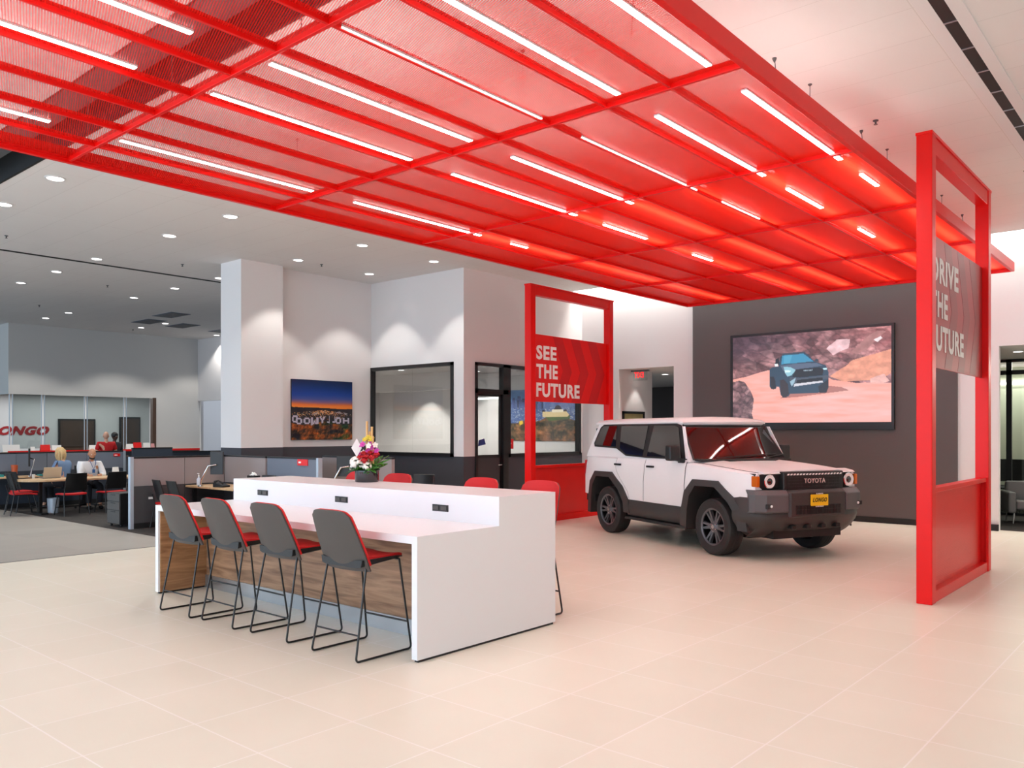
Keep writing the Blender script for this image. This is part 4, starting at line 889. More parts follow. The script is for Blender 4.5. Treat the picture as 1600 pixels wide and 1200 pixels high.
# ================================================================== WALL PICTURES
GL = {'H': ['10001', '10001', '11111', '10001', '10001'], 'O': ['01110', '10001', '10001', '10001', '01110'], 'L': ['10000', '10000', '10000', '10000', '11111'], 'Y': ['10001', '01010', '00100', '00100', '00100'], 'W': ['10001', '10001', '10101', '11011', '10001'], 'D': ['11110', '10001', '10001', '10001', '11110']}
def paint_sunset():
    W, H = 210, 200; v, u = np.meshgrid(np.linspace(0, 1, H), np.linspace(0, 1, W), indexing='ij'); img = np.zeros((H, W, 3))
    st_ = [(0, (6, 30, 66)), (.12, (4, 48, 112)), (.24, (22, 66, 150)), (.32, (70, 84, 150)), (.37, (140, 100, 130)), (.41, (236, 120, 60)), (.45, (250, 150, 60)), (.49, (244, 110, 40))]
    for c in range(3): img[..., c] = np.interp(v + .03 * (fbm(u * 3, v * 8, 4) - .5), [s[0] for s in st_], [s[1][c] for s in st_])
    k = v > .445 + .02 * u + .02 * fbm(u * 6, v * 0, 3); n = fbm(u * 30, v * 40, 6)
    img[k] = np.stack([30 + 20 * n, 30 + 18 * n, 38 + 16 * n], -1)[k]
    rk = np.random.RandomState(2)
    for _ in range(420):
        x = .5 + rk.randn() * .2; y = .50 + abs(rk.randn()) * .05 + .12 * abs(x - .5); r = rk.uniform(.002, .006); k = ((u - x) ** 2 + (v - y) ** 2 < r * r) & (v > .47); img[k] = [(255, 190, 110), (240, 150, 80), (255, 235, 200)][rk.randint(3)]
    for poly in ([(.84, .53), (.92, .55), (.88, .58)], [(.3, .58), (.42, .53), (.40, .57)], [(.70, .54), (.78, .515), (.84, .56)]): fill(img, u, v, poly, (190, 180, 180), .8)
    b = fbm(u * 10, v * 14, 12, 5); b2 = fbm(u * 44 + v * 30, v * 20 - u * 26, 15, 3); line = .715 + .03 * np.sin(u * 9) + .05 * (b - .5)
    k = v > line; br = np.stack([62 + 330 * (b - .38) + 190 * (b2 - .46), 46 + 130 * (b - .38) + 110 * (b2 - .46), 34 + 60 * (b2 - .4)], -1)
    gm = np.clip((fbm(u * 7 + 3, v * 7, 18) - .5) * 6, 0, 1); br[..., 0] -= gm * 60; br[..., 1] += gm * 10
    img[k] = np.clip(br, 12, 235)[k]
    S_ = [('D', .01, .09, .60, .71), ('O', .07, .16, .64, .74), ('O', .19, .29, .635, .735), ('W', .31, .42, .63, .76), ('Y', .45, .53, .61, .735), ('L', .57, .61, .60, .72), ('L', .66, .70, .61, .71), ('O', .71, .80, .62, .725), ('H', .84, .94, .63, .72)]
    for ch, a0, a1, b0, b1 in S_:
        g = GL[ch]
        for r in range(5):
            for c in range(5):
                if g[r][4 - c] == '1': k = (u > a0 + (a1 - a0) * (c - .3) / 5) & (u <= a0 + (a1 - a0) * (c + 1.3) / 5) & (v > b0 + (b1 - b0) * (r - .15) / 5) & (v <= b0 + (b1 - b0) * (r + 1.15) / 5) & (v < line + .03); img[k] = (196, 192, 208)
    return np.clip(img, 0, 255)
p1 = thing('picture', 'sunset canvas photograph with white hillside letters seen from behind', 'picture', (0, 0, 0))
MB().box(-14.98, -14.945, 10.21, 11.82, 1.565, 2.865).build('canvas', 'frame_black', p1)
link('print', picture_mesh(paint_sunset(), (-14.943, 10.21, 2.865), (0, 1.61, 0), (0, 0, -1.30)), 'print_photo', p1)
def paint_hill():
    W, H = 230, 150; v, u = np.meshgrid(np.linspace(0, 1, H), np.linspace(0, 1, W), indexing='ij'); n = fbm(u * 22, v * 16, 3, 4); img = np.zeros((H, W, 3))
    img[:] = (104, 150, 206); img += (n[..., None] - .5) * 24; rk = np.random.RandomState(8)
    k = v > .24; c = np.stack([84 + 90 * (n - .4), 108 + 80 * (n - .4), 160 + 60 * (n - .4)], -1); img[k] = c[k]
    for _ in range(26):
        x = rk.choice([.10, .16, .26, .34, .5]) + rk.randn() * .03; w_ = rk.uniform(.012, .026); h_ = rk.uniform(.08, .24); k = (abs(u - x) < w_) & (v > .36 - h_) & (v < .38); img[k] = np.array([84, 100, 150]) * rk.uniform(.7, 1.25)
    for _ in range(500):
        x, y = rk.rand(), .36 + rk.rand() * .34; k = (abs(u - x) < .008) & (abs(v - y) < .006); img[k] = [(150, 170, 200), (70, 100, 150), (190, 196, 210)][rk.randint(3)]
    g = fbm(u * 12, v * 12, 23, 5); top = .66 - .18 * np.exp(-((u - .72) / .22) ** 2) + .05 * (g - .5) - .06 * np.exp(-((u - .3) / .1) ** 2)
    k = v > top; g2 = fbm(u * 40, v * 30, 61, 3); hill = np.stack([64 + 250 * (g - .34) + 150 * (g2 - .45), 56 + 130 * (g - .32) + 110 * (g2 - .45), 40 + 80 * (g - .34) + 60 * (g2 - .45)], -1); bare = np.clip((v - .68) * 3, 0, 1) * np.clip((fbm(u * 9, v * 5, 29) - .42) * 7, 0, 1)
    hill = hill * (1 - bare[..., None]) + np.array([196, 130, 96]) * (.75 + .5 * (g[..., None] - .5)) * bare[..., None]; img[k] = hill[k]
    k = inpoly(u, v, [(.57, .53), (.92, .51), (.9, .58), (.62, .62)]); img[k] = np.array([70, 100, 46]) * (.8 + .5 * g[k][:, None])
    F = lambda c, *p: fill(img, u, v, list(p), c)
    F((238, 214, 160), (.53, .44), (.86, .44), (.90, .50), (.88, .54), (.53, .54)); F((250, 240, 214), (.66, .40), (.82, .40), (.82, .45), (.66, .45))
    for cx, cyy, r in ((.745, .40, .055), (.545, .44, .025), (.845, .44, .028)):
        k = ((u - cx) ** 2 * 2.9 + (v - cyy) ** 2 < r * r * 2.2) & (v < cyy); img[k] = (48, 44, 56)
    F((236, 200, 60), (.19, .62), (.24, .60), (.25, .66), (.20, .70))
    return np.clip(img, 0, 255)
p2 = thing('picture', 'wide photograph of a hillside with a domed white building above a city', 'picture', (0, 0, 0))
MB().box(-14.62, -12.28, 16.765, 16.80, 1.50, 2.85).build('canvas', 'frame_black', p2)
link('print', picture_mesh(paint_hill(), (-14.62, 16.763, 2.85), (2.34, 0, 0), (0, 0, -1.35)), 'print_photo', p2)
p3 = thing('picture', 'small black framed picture under a light beside the corridor', 'picture', (0, 0, 0))
frame(MB(), 1, -11.0, -10.965, 16.86, 17.85, 1.45, 2.24, .06).build('frame', 'frame_black', p3); MB().box(-10.995, -10.985, 16.9, 17.8, 1.5, 2.2).build('print', 'olive_print' if mat('olive_print', (170, 160, 110), .6, noise=.3, nscale=4) else 0, p3)
# exit sign hanging in the corridor mouth, seen from behind
ex = thing('exit_sign', 'clear exit sign with red letters seen from behind in the corridor mouth', 'exit sign', (0, 0, 0))
MB().box(-10.90, -10.50, 17.195, 17.205, 2.98, 3.2).build('plate', 'clear_glass', ex)
mat('exit_red', (235, 40, 44), .4, emit=1.0)
text('lettering', 'EXIT', 'exit_red', ax((-1, 0, 0), (0, 0, 1), (-10.725, 17.19, 3.11)), .17, .004, bold=.004, parent=ex, width=.27, height=.14)
MB().box(-10.95, -10.45, 17.18, 17.22, 3.2, 3.24).build('mount', 'car_grey', ex)
# signs by the office door
sg = MB().box(-12.03, -12.028, 13.83, 14.03, 1.36, 1.58).build('door_sign', 'red_panel'); tag(sg, 'small red square sign on the glass beside the office door', 'sign')
for k, (w_, z) in enumerate(((.07, 1.51), (.10, 1.485), (.07, 1.42))): MB().box(-12.027, -12.0255, 13.86, 13.86 + w_, z - .006, z + .006).build('print', 'letter_white', sg)
wbm = tag(MB().box(-19.9, -12.3, 16.78, 16.8, .9, 1.5).build('whiteboard_rail', 'wall_white'), 'white ledge board along the office back wall below the hillside picture', 'board')
st2 = tag(MB().prism([(12.86, 1.43), (13.1, 1.47), (13.05, 1.60), (12.98, 1.58), (12.88, 1.56)], 0, -12.02, -12.017).build('door_decal', 'exit_blue' if mat('exit_blue', (40, 60, 130), .5, noise=.6, nscale=30) else 0), 'small blue decal stuck on the glass of the office door', 'sticker')

# ================================================================== LONGO letters and the cashier
lt = text('wall_lettering', 'LONGO', 'letter_red' if mat('letter_red', (178, 34, 40), .5) else 0, ax((0, 1, 0), (0, 0, 1), (-33.09, 11.02, 1.76)), .4, .03, bold=.022, spacing=1.12, shear=.35, width=2.0, height=.33)
tag(lt, 'large slanted red dealer lettering on the wall behind the cashier glass', 'sign')
cg = thing('cashier_screen', 'row of clear glass panes standing on the cashier counter', 'glass screen', (0, 0, 0))
for a, b in ((9.5, 10.33), (10.42, 11.66), (11.75, 12.97), (13.06, 13.9)): MB().box(XF - .10, XF - .088, a, b, 1.2, 2.93).build('pane', 'smoke_glass', cg)
for y in (9.44, 10.375, 11.705, 13.015): MB().tube([(XF - .03, y - .045, 1.12), (XF - .03, y - .045, 2.93)], .016, 8).tube([(XF - .03, y + .045, 1.12), (XF - .03, y + .045, 2.93)], .016, 8).build('post', 'panel_trim', cg)
cc = thing('cashier_counter', 'long cashier counter with a red front edge along the wall', 'counter', (0, 0, 0))
MB().box(XF - .45, XF + .12, 9.3, 15.7, 1.06, 1.10).build('top', 'desk_wood', cc); MB().box(XF + .12, XF + .135, 9.3, 15.7, 1.06, 1.13).build('edge_strip', 'red_panel', cc)
def card(x, y, z, w_, h, m, name, label, cat='sign', rz=0.0):
    t = tag(MB().add([(0.06, -w_ / 2, 0), (.06, w_ / 2, 0), (.0, w_ / 2, h), (.0, -w_ / 2, h), (-.06, -w_ / 2, 0), (-.06, w_ / 2, 0), (-.004, w_ / 2, h), (-.004, -w_ / 2, h)], [(0, 1, 2, 3), (5, 4, 7, 6), (3, 2, 6, 7), (0, 4, 5, 1), (1, 5, 6, 2), (0, 3, 7, 4)]).build(name, m, loc=(x, y, z)), label, cat); t.rotation_euler = (0, 0, rz); return t
XC = XF + .02
card(XC, 9.42, 1.10, .5, .23, 'paper', 'desk_sign', 'white folded sign at the corner of the cashier counter')
card(XC, 10.05, 1.10, .13, .16, 'paper', 'desk_sign', 'small white card by the cashier lettering')
card(XC, 10.42, 1.10, .29, .22, 'red_panel', 'desk_sign', 'red board sign on the cashier counter beside a white one')
card(XC, 10.76, 1.10, .29, .20, 'paper', 'desk_sign', 'white board sign right next to the red board sign')
card(XC, 11.90, 1.10, .22, .19, 'paper', 'desk_sign', 'white card standing under the brown door on the cashier counter')
card(XC, 13.15, 1.10, .24, .21, 'paper', 'desk_sign', 'cream card on the cashier counter beside the man in red')
card(XC, 13.42, 1.10, .28, .26, 'red_panel', 'desk_sign', 'red sign box on the cashier counter near the wooden jamb')
o_ = card(XC, 13.75, 1.10, .24, .25, 'paper', 'desk_sign', 'white card with a red heart mark by the wooden jamb')
card(XC, 13.97, 1.10, .12, .22, 'pink_card' if mat('pink_card', (214, 150, 150), .6) else 0, 'desk_sign', 'small pink card against the wooden jamb')

# ================================================================== CUBICLES
def partition(label, axis, c, a, b, H=1.29, seam=.76, mu='fabric_mauve', ml='fabric_dark', splits=(), post=None, tag_red=None, base=.1):
    t = thing('cubicle_partition', label, 'partition', (0, 0, 0)); T = .035
    def bx(mb, p, q, z0, z1, tt=T): return mb.box(c - tt, c + tt, p, q, z0, z1) if axis == 1 else mb.box(p, q, c - tt, c + tt, z0, z1)
    ed = [a] + list(splits) + [b]
    for p, q in zip(ed[:-1], ed[1:]):
        bx(MB(), p + .004, q - .004, seam + .004, H - .03).build('upper_panel', mu, t); bx(MB(), p + .004, q - .004, base, seam - .004).build('lower_panel', ml, t)
    bx(MB(), a, b, H - .03, H, T + .005).build('top_cap', 'black_plastic', t); bx(MB(), a, b, 0, base, T - .008).build('base_strip', 'black_matte', t)
    if post:
        for p in post: bx(MB(), p - .03, p + .03, 0, H, T + .008).build('end_post', 'panel_trim', t)
    return t
pa = partition('cubicle partition with a silver end post and mauve upper panels', 1, -14.8, 6.75, 8.55, splits=(7.74,), post=(6.75,))
MB().box(-14.764, -14.758, 7.05, 7.13, .52, .56).build('outlet_plate', 'paper', pa)
partition('mauve partition in front of the white column', 0, 8.6, -14.8, -13.36, seam=.76, splits=())
pb = partition('blue grey partition carrying a small red tag above the black office chair', 0, 8.62, -13.34, -11.82, mu='fabric_blue', ml='fabric_navy', post=(-11.80,))
MB().box(-12.37, -12.07, 8.57, 8.585, 1.15, 1.26).build('name_tag', 'red_panel', pb); MB().box(-12.33, -12.26, 8.565, 8.57, 1.19, 1.22).build('tag_print', 'letter_white', pb)
partition('mauve partition behind the counter flowers', 0, 9.6, -13.0, -11.0, splits=(-12,), mu='fabric_mauve')
pc = partition('long blue grey partition behind the seated people', 1, -20.9, 5.4, 9.35, H=1.27, seam=.84, mu='fabric_blue', ml='fabric_navy', splits=(6.9, 7.55, 8.45), post=(9.35,))
MB().box(-20.86, -20.85, 9.08, 9.24, 1.13, 1.20).build('name_tag', 'red_panel', pc); MB().box(-20.852, -20.845, 9.1, 9.17, 1.15, 1.17).build('tag_print', 'letter_white', pc)
partition('dark partition standing between the blue one and the silver post', 1, -20.6, 9.42, 10.45, H=1.34, mu='fabric_navy', ml='fabric_navy', seam=.8)
partition('low dark partition run in front of the cashier wall', 1, -23.5, 11.0, 15.6, H=1.16, mu='fabric_navy', ml='fabric_dark', seam=.9, splits=(11.6, 13.2))
# desks
def desk(label, x0, x1, y0, y1, z=.74, legs=((0, 0),), m='desk_wood', th=.035):
    t = thing('desk', label, 'desk', (0, 0, 0)); MB().box(x0, x1, y0, y1, z - th, z).build('desk_top', m, t, bevel=.006)
    for lx, ly in legs: MB().box(lx - .03, lx + .03, ly - .03, ly + .03, 0, z - th).build('leg', 'black_metal', t)
    return t
desk('light wood desk with a monitor arm in the nearer cubicle', -14.74, -13.1, 7.74, 8.5, legs=((-14.6, 7.85), (-13.2, 7.85), (-13.2, 8.4)))
desk('light wood desk edge behind the counter flowers', -12.5, -10.9, 8.85, 9.5, legs=((-12.4, 8.95), (-11.0, 8.95)))
rt = thing('meeting_table', 'long light wood table with a rounded end where people sit', 'table', (0, 0, 0))
pts = [(-18.5, 8.9), (-18.5, 6.75)] + [(-18.95 + .45 * cos(a), 6.75 - .45 * sin(a)) for a in np.linspace(.3, pi - .3, 7)] + [(-19.4, 6.75), (-19.4, 8.9)]
MB().prism(pts, 2, .70, .74).build('table_top', 'desk_wood', rt, bevel=.006); MB().box(-18.98, -18.92, 6.7, 6.76, .02, .7).box(-19.2, -18.7, 6.66, 6.8, 0, .03).build('leg', 'black_metal', rt); MB().box(-18.98, -18.92, 8.6, 8.66, .02, .7).box(-19.2, -18.7, 8.56, 8.7, 0, .03).build('leg', 'black_metal', rt)
desk('light wood desk with a monitor against the long blue partition', -20.82, -20.3, 5.6, 8.3, legs=((-20.4, 5.7), (-20.4, 8.2)))
# pedestal, bin
pe = thing('filing_pedestal', 'black mobile filing pedestal beside the silver partition post', 'cabinet', (-15.45, 6.95, 0))
MB().box(-.26, .26, -.22, .22, .05, .62).build('body', 'black_plastic', pe, bevel=.008)
for k, (z0, z1) in enumerate(((.06, .30), (.31, .46), (.47, .61))):
    d = MB().box(-.25, .25, -.232, -.22, z0, z1).build('drawer', 'shell_grey', pe, bevel=.003); MB().box(-.08, .08, -.24, -.232, z1 - .03, z1 - .02).build('handle', 'black_matte', d)
for x in (-.2, .2):
    for y in (-.17, .17): MB().ball((x, y, .025), .025, 8).build('caster', 'black_matte', pe, smooth=60)
bn = MB().lathe([(.10, 0), (.12, .32), (.112, .32), (.095, .02)], n=20).build('waste_bin', 'panel_trim', smooth=40, loc=(-19.0, 7.0, 0)); tag(bn, 'small pale metal waste bin under the meeting table', 'waste bin')
# chairs
def guest_chair(label, loc, rz, seat='red_fabric', back='black_plastic', grp='red seated guest chairs', name='guest_chair'):
    t = thing(name, label, 'chair', loc, rz, group=grp)
    MB().sheet(lambda u, v: ((2 * u - 1) * (.23 - .03 * v), -.21 - .10 * v + .04 * (2 * u - 1) ** 2, .52 + .36 * v), 8, 6, .02, 1).build('backrest', back, t, smooth=50)
    MB().sheet(lambda u, v: ((2 * u - 1) * .235, -.2 + .43 * v, .455 - .02 * max(0, v - .7) * 3 + .01 * (2 * u - 1) ** 2), 6, 6, .03, 1).build('seat', seat, t, smooth=50)
    for s in (-1, 1):
        MB().tube([(s * .22, -.25, .62), (s * .23, -.20, .43), (s * .25, -.28, .0)], .011, 8).build('leg', 'black_metal', t, smooth=60)
        MB().tube([(s * .22, .16, .42), (s * .25, .25, .0)], .011, 8).build('leg', 'black_metal', t, smooth=60)
        MB().tube([(s * .225, -.2, .425), (s * .225, .18, .425)], .011, 8).build('seat_rail', 'black_metal', t, smooth=60)
    MB().tube([(-.235, .215, .16), (.235, .215, .16)], .009, 6).build('stretcher', 'black_metal', t)
    return t
gc = guest_chair('black guest chair with red seat facing the man in the white shirt', (-18.28, 7.1, 0), radians(90))
dup(gc, (-18.3, 7.93, 0), radians(92), 'black guest chair with red seat beside the free standing card')
dup(gc, (-19.15, 6.45, 0), radians(-5), 'black guest chair with dark red seat at the rounded table end')
dup(gc, (-19.75, 6.7, 0), radians(5), 'black guest chair half hidden behind another at the table end')
dup(gc, (-14.43, 7.3, 0), radians(-8), 'black guest chair at the desk next to the mauve partition')
dup(gc, (-13.9, 7.3, 0), radians(-4), 'black guest chair at the desk below the wall monitor')
def task_chair(label, loc, rz, sc=1):
    t = thing('office_chair', label, 'office chair', loc, rz, group='black office chairs')
    MB().sheet(lambda u, v: ((2 * u - 1) * (.24 - .02 * v), -.22 - .06 * v + .05 * (2 * u - 1) ** 2, .55 + .42 * v), 8, 6, .03, 1).build('backrest', 'black_plastic', t, smooth=50, bevel=.01)
    MB().box(-.24, .24, -.22, .24, .44, .50).build('seat', 'black_plastic', t, bevel=.02)
    MB().cyl((0, 0, .08), .025, .37, 12).build('column', 'black_metal', t)
    for k in range(5): a = k * 2 * pi / 5; MB().tube([(0, 0, .09), (.28 * cos(a), .28 * sin(a), .055)], .018, 6).ball((.28 * cos(a), .28 * sin(a), .028), .028, 8).build('leg', 'black_metal', t)
    return t
tcx = task_chair('black office chair in front of the red tagged partition', (-12.78, 8.05, 0), radians(180))
dup(tcx, (-10.9, 10.1, 0), radians(200), 'black office chair between the flowers and the dark office wall')
# desk things
def monitor(label, loc, rz, w_=.52, h=.36, arm=True):
    t = thing('monitor', label, 'monitor', loc, rz)
    MB().box(-w_ / 2, w_ / 2, -.02, .02, .22, .22 + h).build('screen', 'black_plastic', t, bevel=.006)
    if arm: MB().tube([(0, -.03, .4), (-.12, -.10, .38), (-.28, -.04, .12), (-.3, -.02, .0)], .016, 8).lathe([(.05, 0), (.05, .02), (.02, .03)], (-.3, -.02, 0), 12).build('monitor_arm', 'chrome', t, smooth=60)
    return t
monitor('black monitor on a chrome arm before the mauve partition', (-13.98, 7.95, .74), radians(38), .24, .42)
monitor('black monitor on a swing arm behind the counter flowers', (-11.6, 9.1, .74), radians(40), .42, .36)
monitor('dark monitor seen edge on over the teal folders', (-20.5, 7.05, .74), radians(161), .5, .40)
def pump(label, loc):
    t = thing('sanitizer_bottle', label, 'bottle', loc); MB().lathe([(.035, 0), (.038, .01), (.038, .12), (.015, .15), (.012, .17)], n=16).build('bottle', 'clear_white' if mat('clear_white', (205, 214, 226), .2) else 0, t, smooth=50)
    MB().lathe([(.014, .17), (.014, .19), (.005, .2), (.005, .22)], n=10).box(-.045, .012, -.008, .008, .215, .23).build('pump_head', 'paper', t); return t
pump('clear sanitizer bottle with white pump on the cubicle desk', (-14.45, 7.85, .74))
ph = thing('desk_phone', 'black desk phone next to the monitor arm', 'phone', (-13.75, 7.9, .74), radians(20))
MB().prism([(-.1, 0), (.12, 0), (.12, .03), (-.1, .09)], 1, -.1, .1).build('base', 'black_plastic', ph, bevel=.005); MB().tube([(-.09, -.07, .1), (0, -.07, .12), (.1, -.07, .07)], [.02, .012, .02], 8).build('handset', 'black_plastic', ph, smooth=60)
def tissue(label, loc):
    t = thing('tissue_box', label, 'tissue box', loc); MB().box(-.12, .12, -.06, .06, 0, .09).build('box', 'black_plastic', t, bevel=.004)
    MB().sheet(lambda u, v: ((u - .5) * .16 + .02 * sin(v * 9), (v - .5) * .09, .09 + .06 * sin(pi * u) * sin(pi * v) + .012 * sin(u * 14 + v * 7)), 10, 8, .002, 1).build('tissue', 'paper', t, smooth=60); return t
sd = thing('letter_tray', 'black letter tray under the tissue box on the cubicle desk', 'tray', (-13.35, 8.3, .74)); MB().box(-.17, .17, -.12, .12, 0, .01).box(-.17, -.155, -.12, .12, .01, .11).box(.155, .17, -.12, .12, .01, .11).box(-.17, .17, -.12, .12, .11, .12).build('tray_body', 'black_plastic', sd)
tissue('black tissue box with a white tissue beside the office chair', (-13.33, 8.3, .86))
tr = thing('paper_tray', 'black paper tray on the desk behind the flowers', 'tray', (-12.2, 9.0, .74)); MB().box(-.17, .17, -.12, .12, 0, .02).box(-.17, -.16, -.12, .12, .02, .09).box(.16, .17, -.12, .12, .02, .09).box(-.17, .17, .11, .12, .02, .09).box(-.17, .17, -.12, .12, .06, .07).build('tray_body', 'black_plastic', tr)
lp = thing('laptop', 'open silver laptop in front of the man in the white shirt', 'laptop', (-19.15, 7.02, .74), radians(90))
MB().box(-.18, .18, -.02, .22, 0, .016).build('keyboard_base', 'steel', lp, bevel=.003); MB().add([(-.18, -.02, .016), (.18, -.02, .016), (.18, -.09, .24), (-.18, -.09, .24), (-.18, -.03, .012), (.18, -.03, .012), (.18, -.10, .236), (-.18, -.10, .236)], [(0, 1, 2, 3), (7, 6, 5, 4), (0, 4, 5, 1), (1, 5, 6, 2), (2, 6, 7, 3), (3, 7, 4, 0)]).build('laptop_lid', 'laptop_silver' if mat('laptop_silver', (196, 186, 170), .4, metal=.3) else 0, lp)
card(-18.85, 8.25, .74, .13, .21, 'paper', 'table_card', 'white standing card on the long meeting table', 'sign')
mat('cup_orange', (232, 96, 30), .5); mat('cup_brown', (196, 92, 50), .5); mat('teal', (40, 150, 150), .5); mat('cup_white', (230, 230, 226), .4)
def cup(label, loc, m, h=.14, r=.04): return tag(MB().lathe([(r * .72, 0), (r, h), (r * .93, h), (r * .66, .01)], n=18).build('cup', m, smooth=40, loc=loc), label, 'cup')
cup('bright orange cup on the table by the blonde woman', (-20.35, 7.72, .74), 'cup_orange', .20, .055)
cup('tall rust coloured cup beside the dark monitor', (-20.42, 6.72, .74), 'cup_brown', .26, .07)
cup('small white and teal cup near the laptop', (-19.3, 6.72, .74), 'cup_white', .09, .035)
tag(MB().obox((-20.55, 6.35, .765), (.26, .30, .05), Matrix.Rotation(.2, 3, 'Z')).build('folder', 'teal'), 'teal folder box left of the rust coloured cup', 'folder')
tag(MB().obox((-20.4, 7.35, .755), (.24, .30, .03), Matrix.Rotation(-.1, 3, 'Z')).build('folder', 'teal'), 'flat teal folder under the dark monitor', 'folder')
pump('small white bottle standing beside the teal folder box', (-20.4, 6.1, .74))
ph2 = thing('desk_phone', 'black desk phone in front of the blonde woman', 'phone', (-20.5, 7.58, .74), radians(60))
MB().prism([(-.1, 0), (.12, 0), (.12, .03), (-.1, .13)], 1, -.1, .1).build('base', 'black_plastic', ph2, bevel=.005); MB().tube([(-.09, -.07, .14), (0, -.07, .15), (.1, -.07, .09)], [.02, .012, .02], 8).build('handset', 'black_plastic', ph2, smooth=60)
# lounge furniture
ac = thing('armchair', 'low grey leather armchair behind the opening in the white wall', 'armchair', (-2.75, 18.45, 0), radians(200))
mat('leather_grey', (112, 110, 108), .35, bump=.1)
MB().box(-.34, .34, -.3, .36, .26, .44).build('seat_cushion', 'leather_grey', ac, bevel=.05, seg=3); MB().box(-.40, .40, -.42, -.28, .2, .78).build('backrest', 'leather_grey', ac, bevel=.05, seg=3)
for s in (-1, 1): MB().box(s * .40 - .07, s * .40 + .07, -.4, .36, .2, .6).build('armrest', 'leather_grey', ac, bevel=.04, seg=3)
for x in (-.36, .36):
    for y in (-.34, .3): MB().tube([(x, y, .22), (x * 1.05, y * 1.05, 0)], .012, 8).build('leg', 'chrome', ac)
lt_ = desk('small light wood table in the lounge beyond the glass', -4.3, -2.2, 20.55, 21.2, legs=((-4.2, 20.65), (-2.3, 20.65), (-4.2, 21.1), (-2.3, 21.1)))
mc = guest_chair('tall black lounge chair beyond the glass wall', (-3.45, 20.15, 0), radians(175), 'black_plastic', 'black_plastic', 'black chairs beyond the lounge glass', 'lounge_chair')
mc.scale = (1.15, 1.15, 1.3); dup(mc, (-2.75, 20.15, 0), radians(186), 'second tall black lounge chair beyond the glass wall')

# ================================================================== PEOPLE
mat('skin_tan', (190, 136, 104), .55); mat('skin_fair', (214, 164, 138), .55); mat('skin_dark', (88, 60, 46), .55); mat('hair_blonde', (206, 176, 126), .6, noise=.3, nscale=40); mat('hair_black', (20, 17, 16), .5)
mat('shirt_white', (226, 228, 232), .8, noise=.04, nscale=12); mat('shirt_blue', (108, 134, 168), .8, noise=.06, nscale=12); mat('polo_red', (196, 22, 26), .8, noise=.05, nscale=12); mat('trousers_dark', (36, 38, 46), .85); mat('shoe_black', (18, 18, 18), .4); mat('eye_white', (235, 235, 232), .3); mat('lanyard_blue', (40, 90, 150), .6)
def skin_mesh(joints, edges, root=0, lvl=2):
    """joints: (position, radius or (rx, ry))"""
    me = bpy.data.meshes.new('sk'); me.from_pydata([j[0] for j in joints], edges, []); o = bpy.data.objects.new('sk', me); COL.objects.link(o)
    o.modifiers.new('s', 'SKIN'); ss = o.modifiers.new('u', 'SUBSURF'); ss.levels = lvl; ss.render_levels = lvl
    for i, v in enumerate(me.skin_vertices[0].data):
        r = joints[i][1]; v.radius = r if isinstance(r, tuple) else (r, r); v.use_root = (i == root)
    bpy.context.view_layer.update(); out = bpy.data.meshes.new_from_object(o.evaluated_get(bpy.context.evaluated_depsgraph_get())); bpy.data.objects.remove(o); return out
def head_mb(c, face, tilt=0.0, R=.1):
    """head with brow, nose, lips, chin and ears; face = heading angle of the nose"""
    b = MB(); c = Vector(c); M = Matrix.Rotation(face, 3, 'Z') @ Matrix.Rotation(tilt, 3, 'Y'); n = 20; rings = []
    for i in range(13):
        a = pi * (i + .05) / 12.1; z = -cos(a) * .122; r = sin(a); ring_ = []
        for k in range(n):
            t = 2 * pi * k / n; x = cos(t); y = sin(t); fx = .098 * r; fy = .077 * r
            if z < -.02: fx *= 1 - .22 * (-.02 - z) / .1; fy *= 1 - .40 * (-.02 - z) / .1
            px, py = x * fx, y * fy
            if x > .80 and -.055 < z < .02: px += .018 * (x - .8) / .2 * (1 - abs(z + .03) / .05 if abs(z + .03) < .05 else 0) + .006
            if x > .6 and -.085 < z < -.065: px += .006
            if x > .5 and abs(abs(y) - .38) < .2 and 0 < z < .03: px -= .008
            if x > 0 and z < -.095: px += .012
            ring_.append(c + M @ Vector((px + (.012 if x > 0 and z < -.04 else 0), py, z)))
        rings.append(ring_)
    b.loft(rings)
    for s in (-1, 1): b.ball(c + M @ Vector((-.005, s * .079, -.01)), (.02, .009, .03), 8, M)
    b.add([c + M @ Vector(v) for v in ((.094, -.013, -.042), (.094, .013, -.042), (.094, 0, .018), (.122, 0, -.036))], [(0, 1, 3), (1, 2, 3), (2, 0, 3), (0, 2, 1)])
    return b, M
def hand(pts_wrist, d, up, s):
    """five curled fingers leaving a palm; returns joint chains"""
    w0 = Vector(pts_wrist); d = Vector(d).normalized(); up = Vector(up).normalized(); sd = d.cross(up) * s; out = []
    for k, L in enumerate((.070, .080, .076, .060)):
        a = w0 + d * .085 + sd * (.033 - .022 * k); out.append([w0 + d * .05 + sd * (.02 - .013 * k), a, a + d * L * .5 - up * .008, a + d * L * .85 - up * .032])
    a = w0 + d * .03 + sd * .03; out.append([w0 + d * .02 + sd * .01, a + sd * .012, a + d * .03 + sd * .03, a + d * .055 + sd * .034 - up * .01]); return out
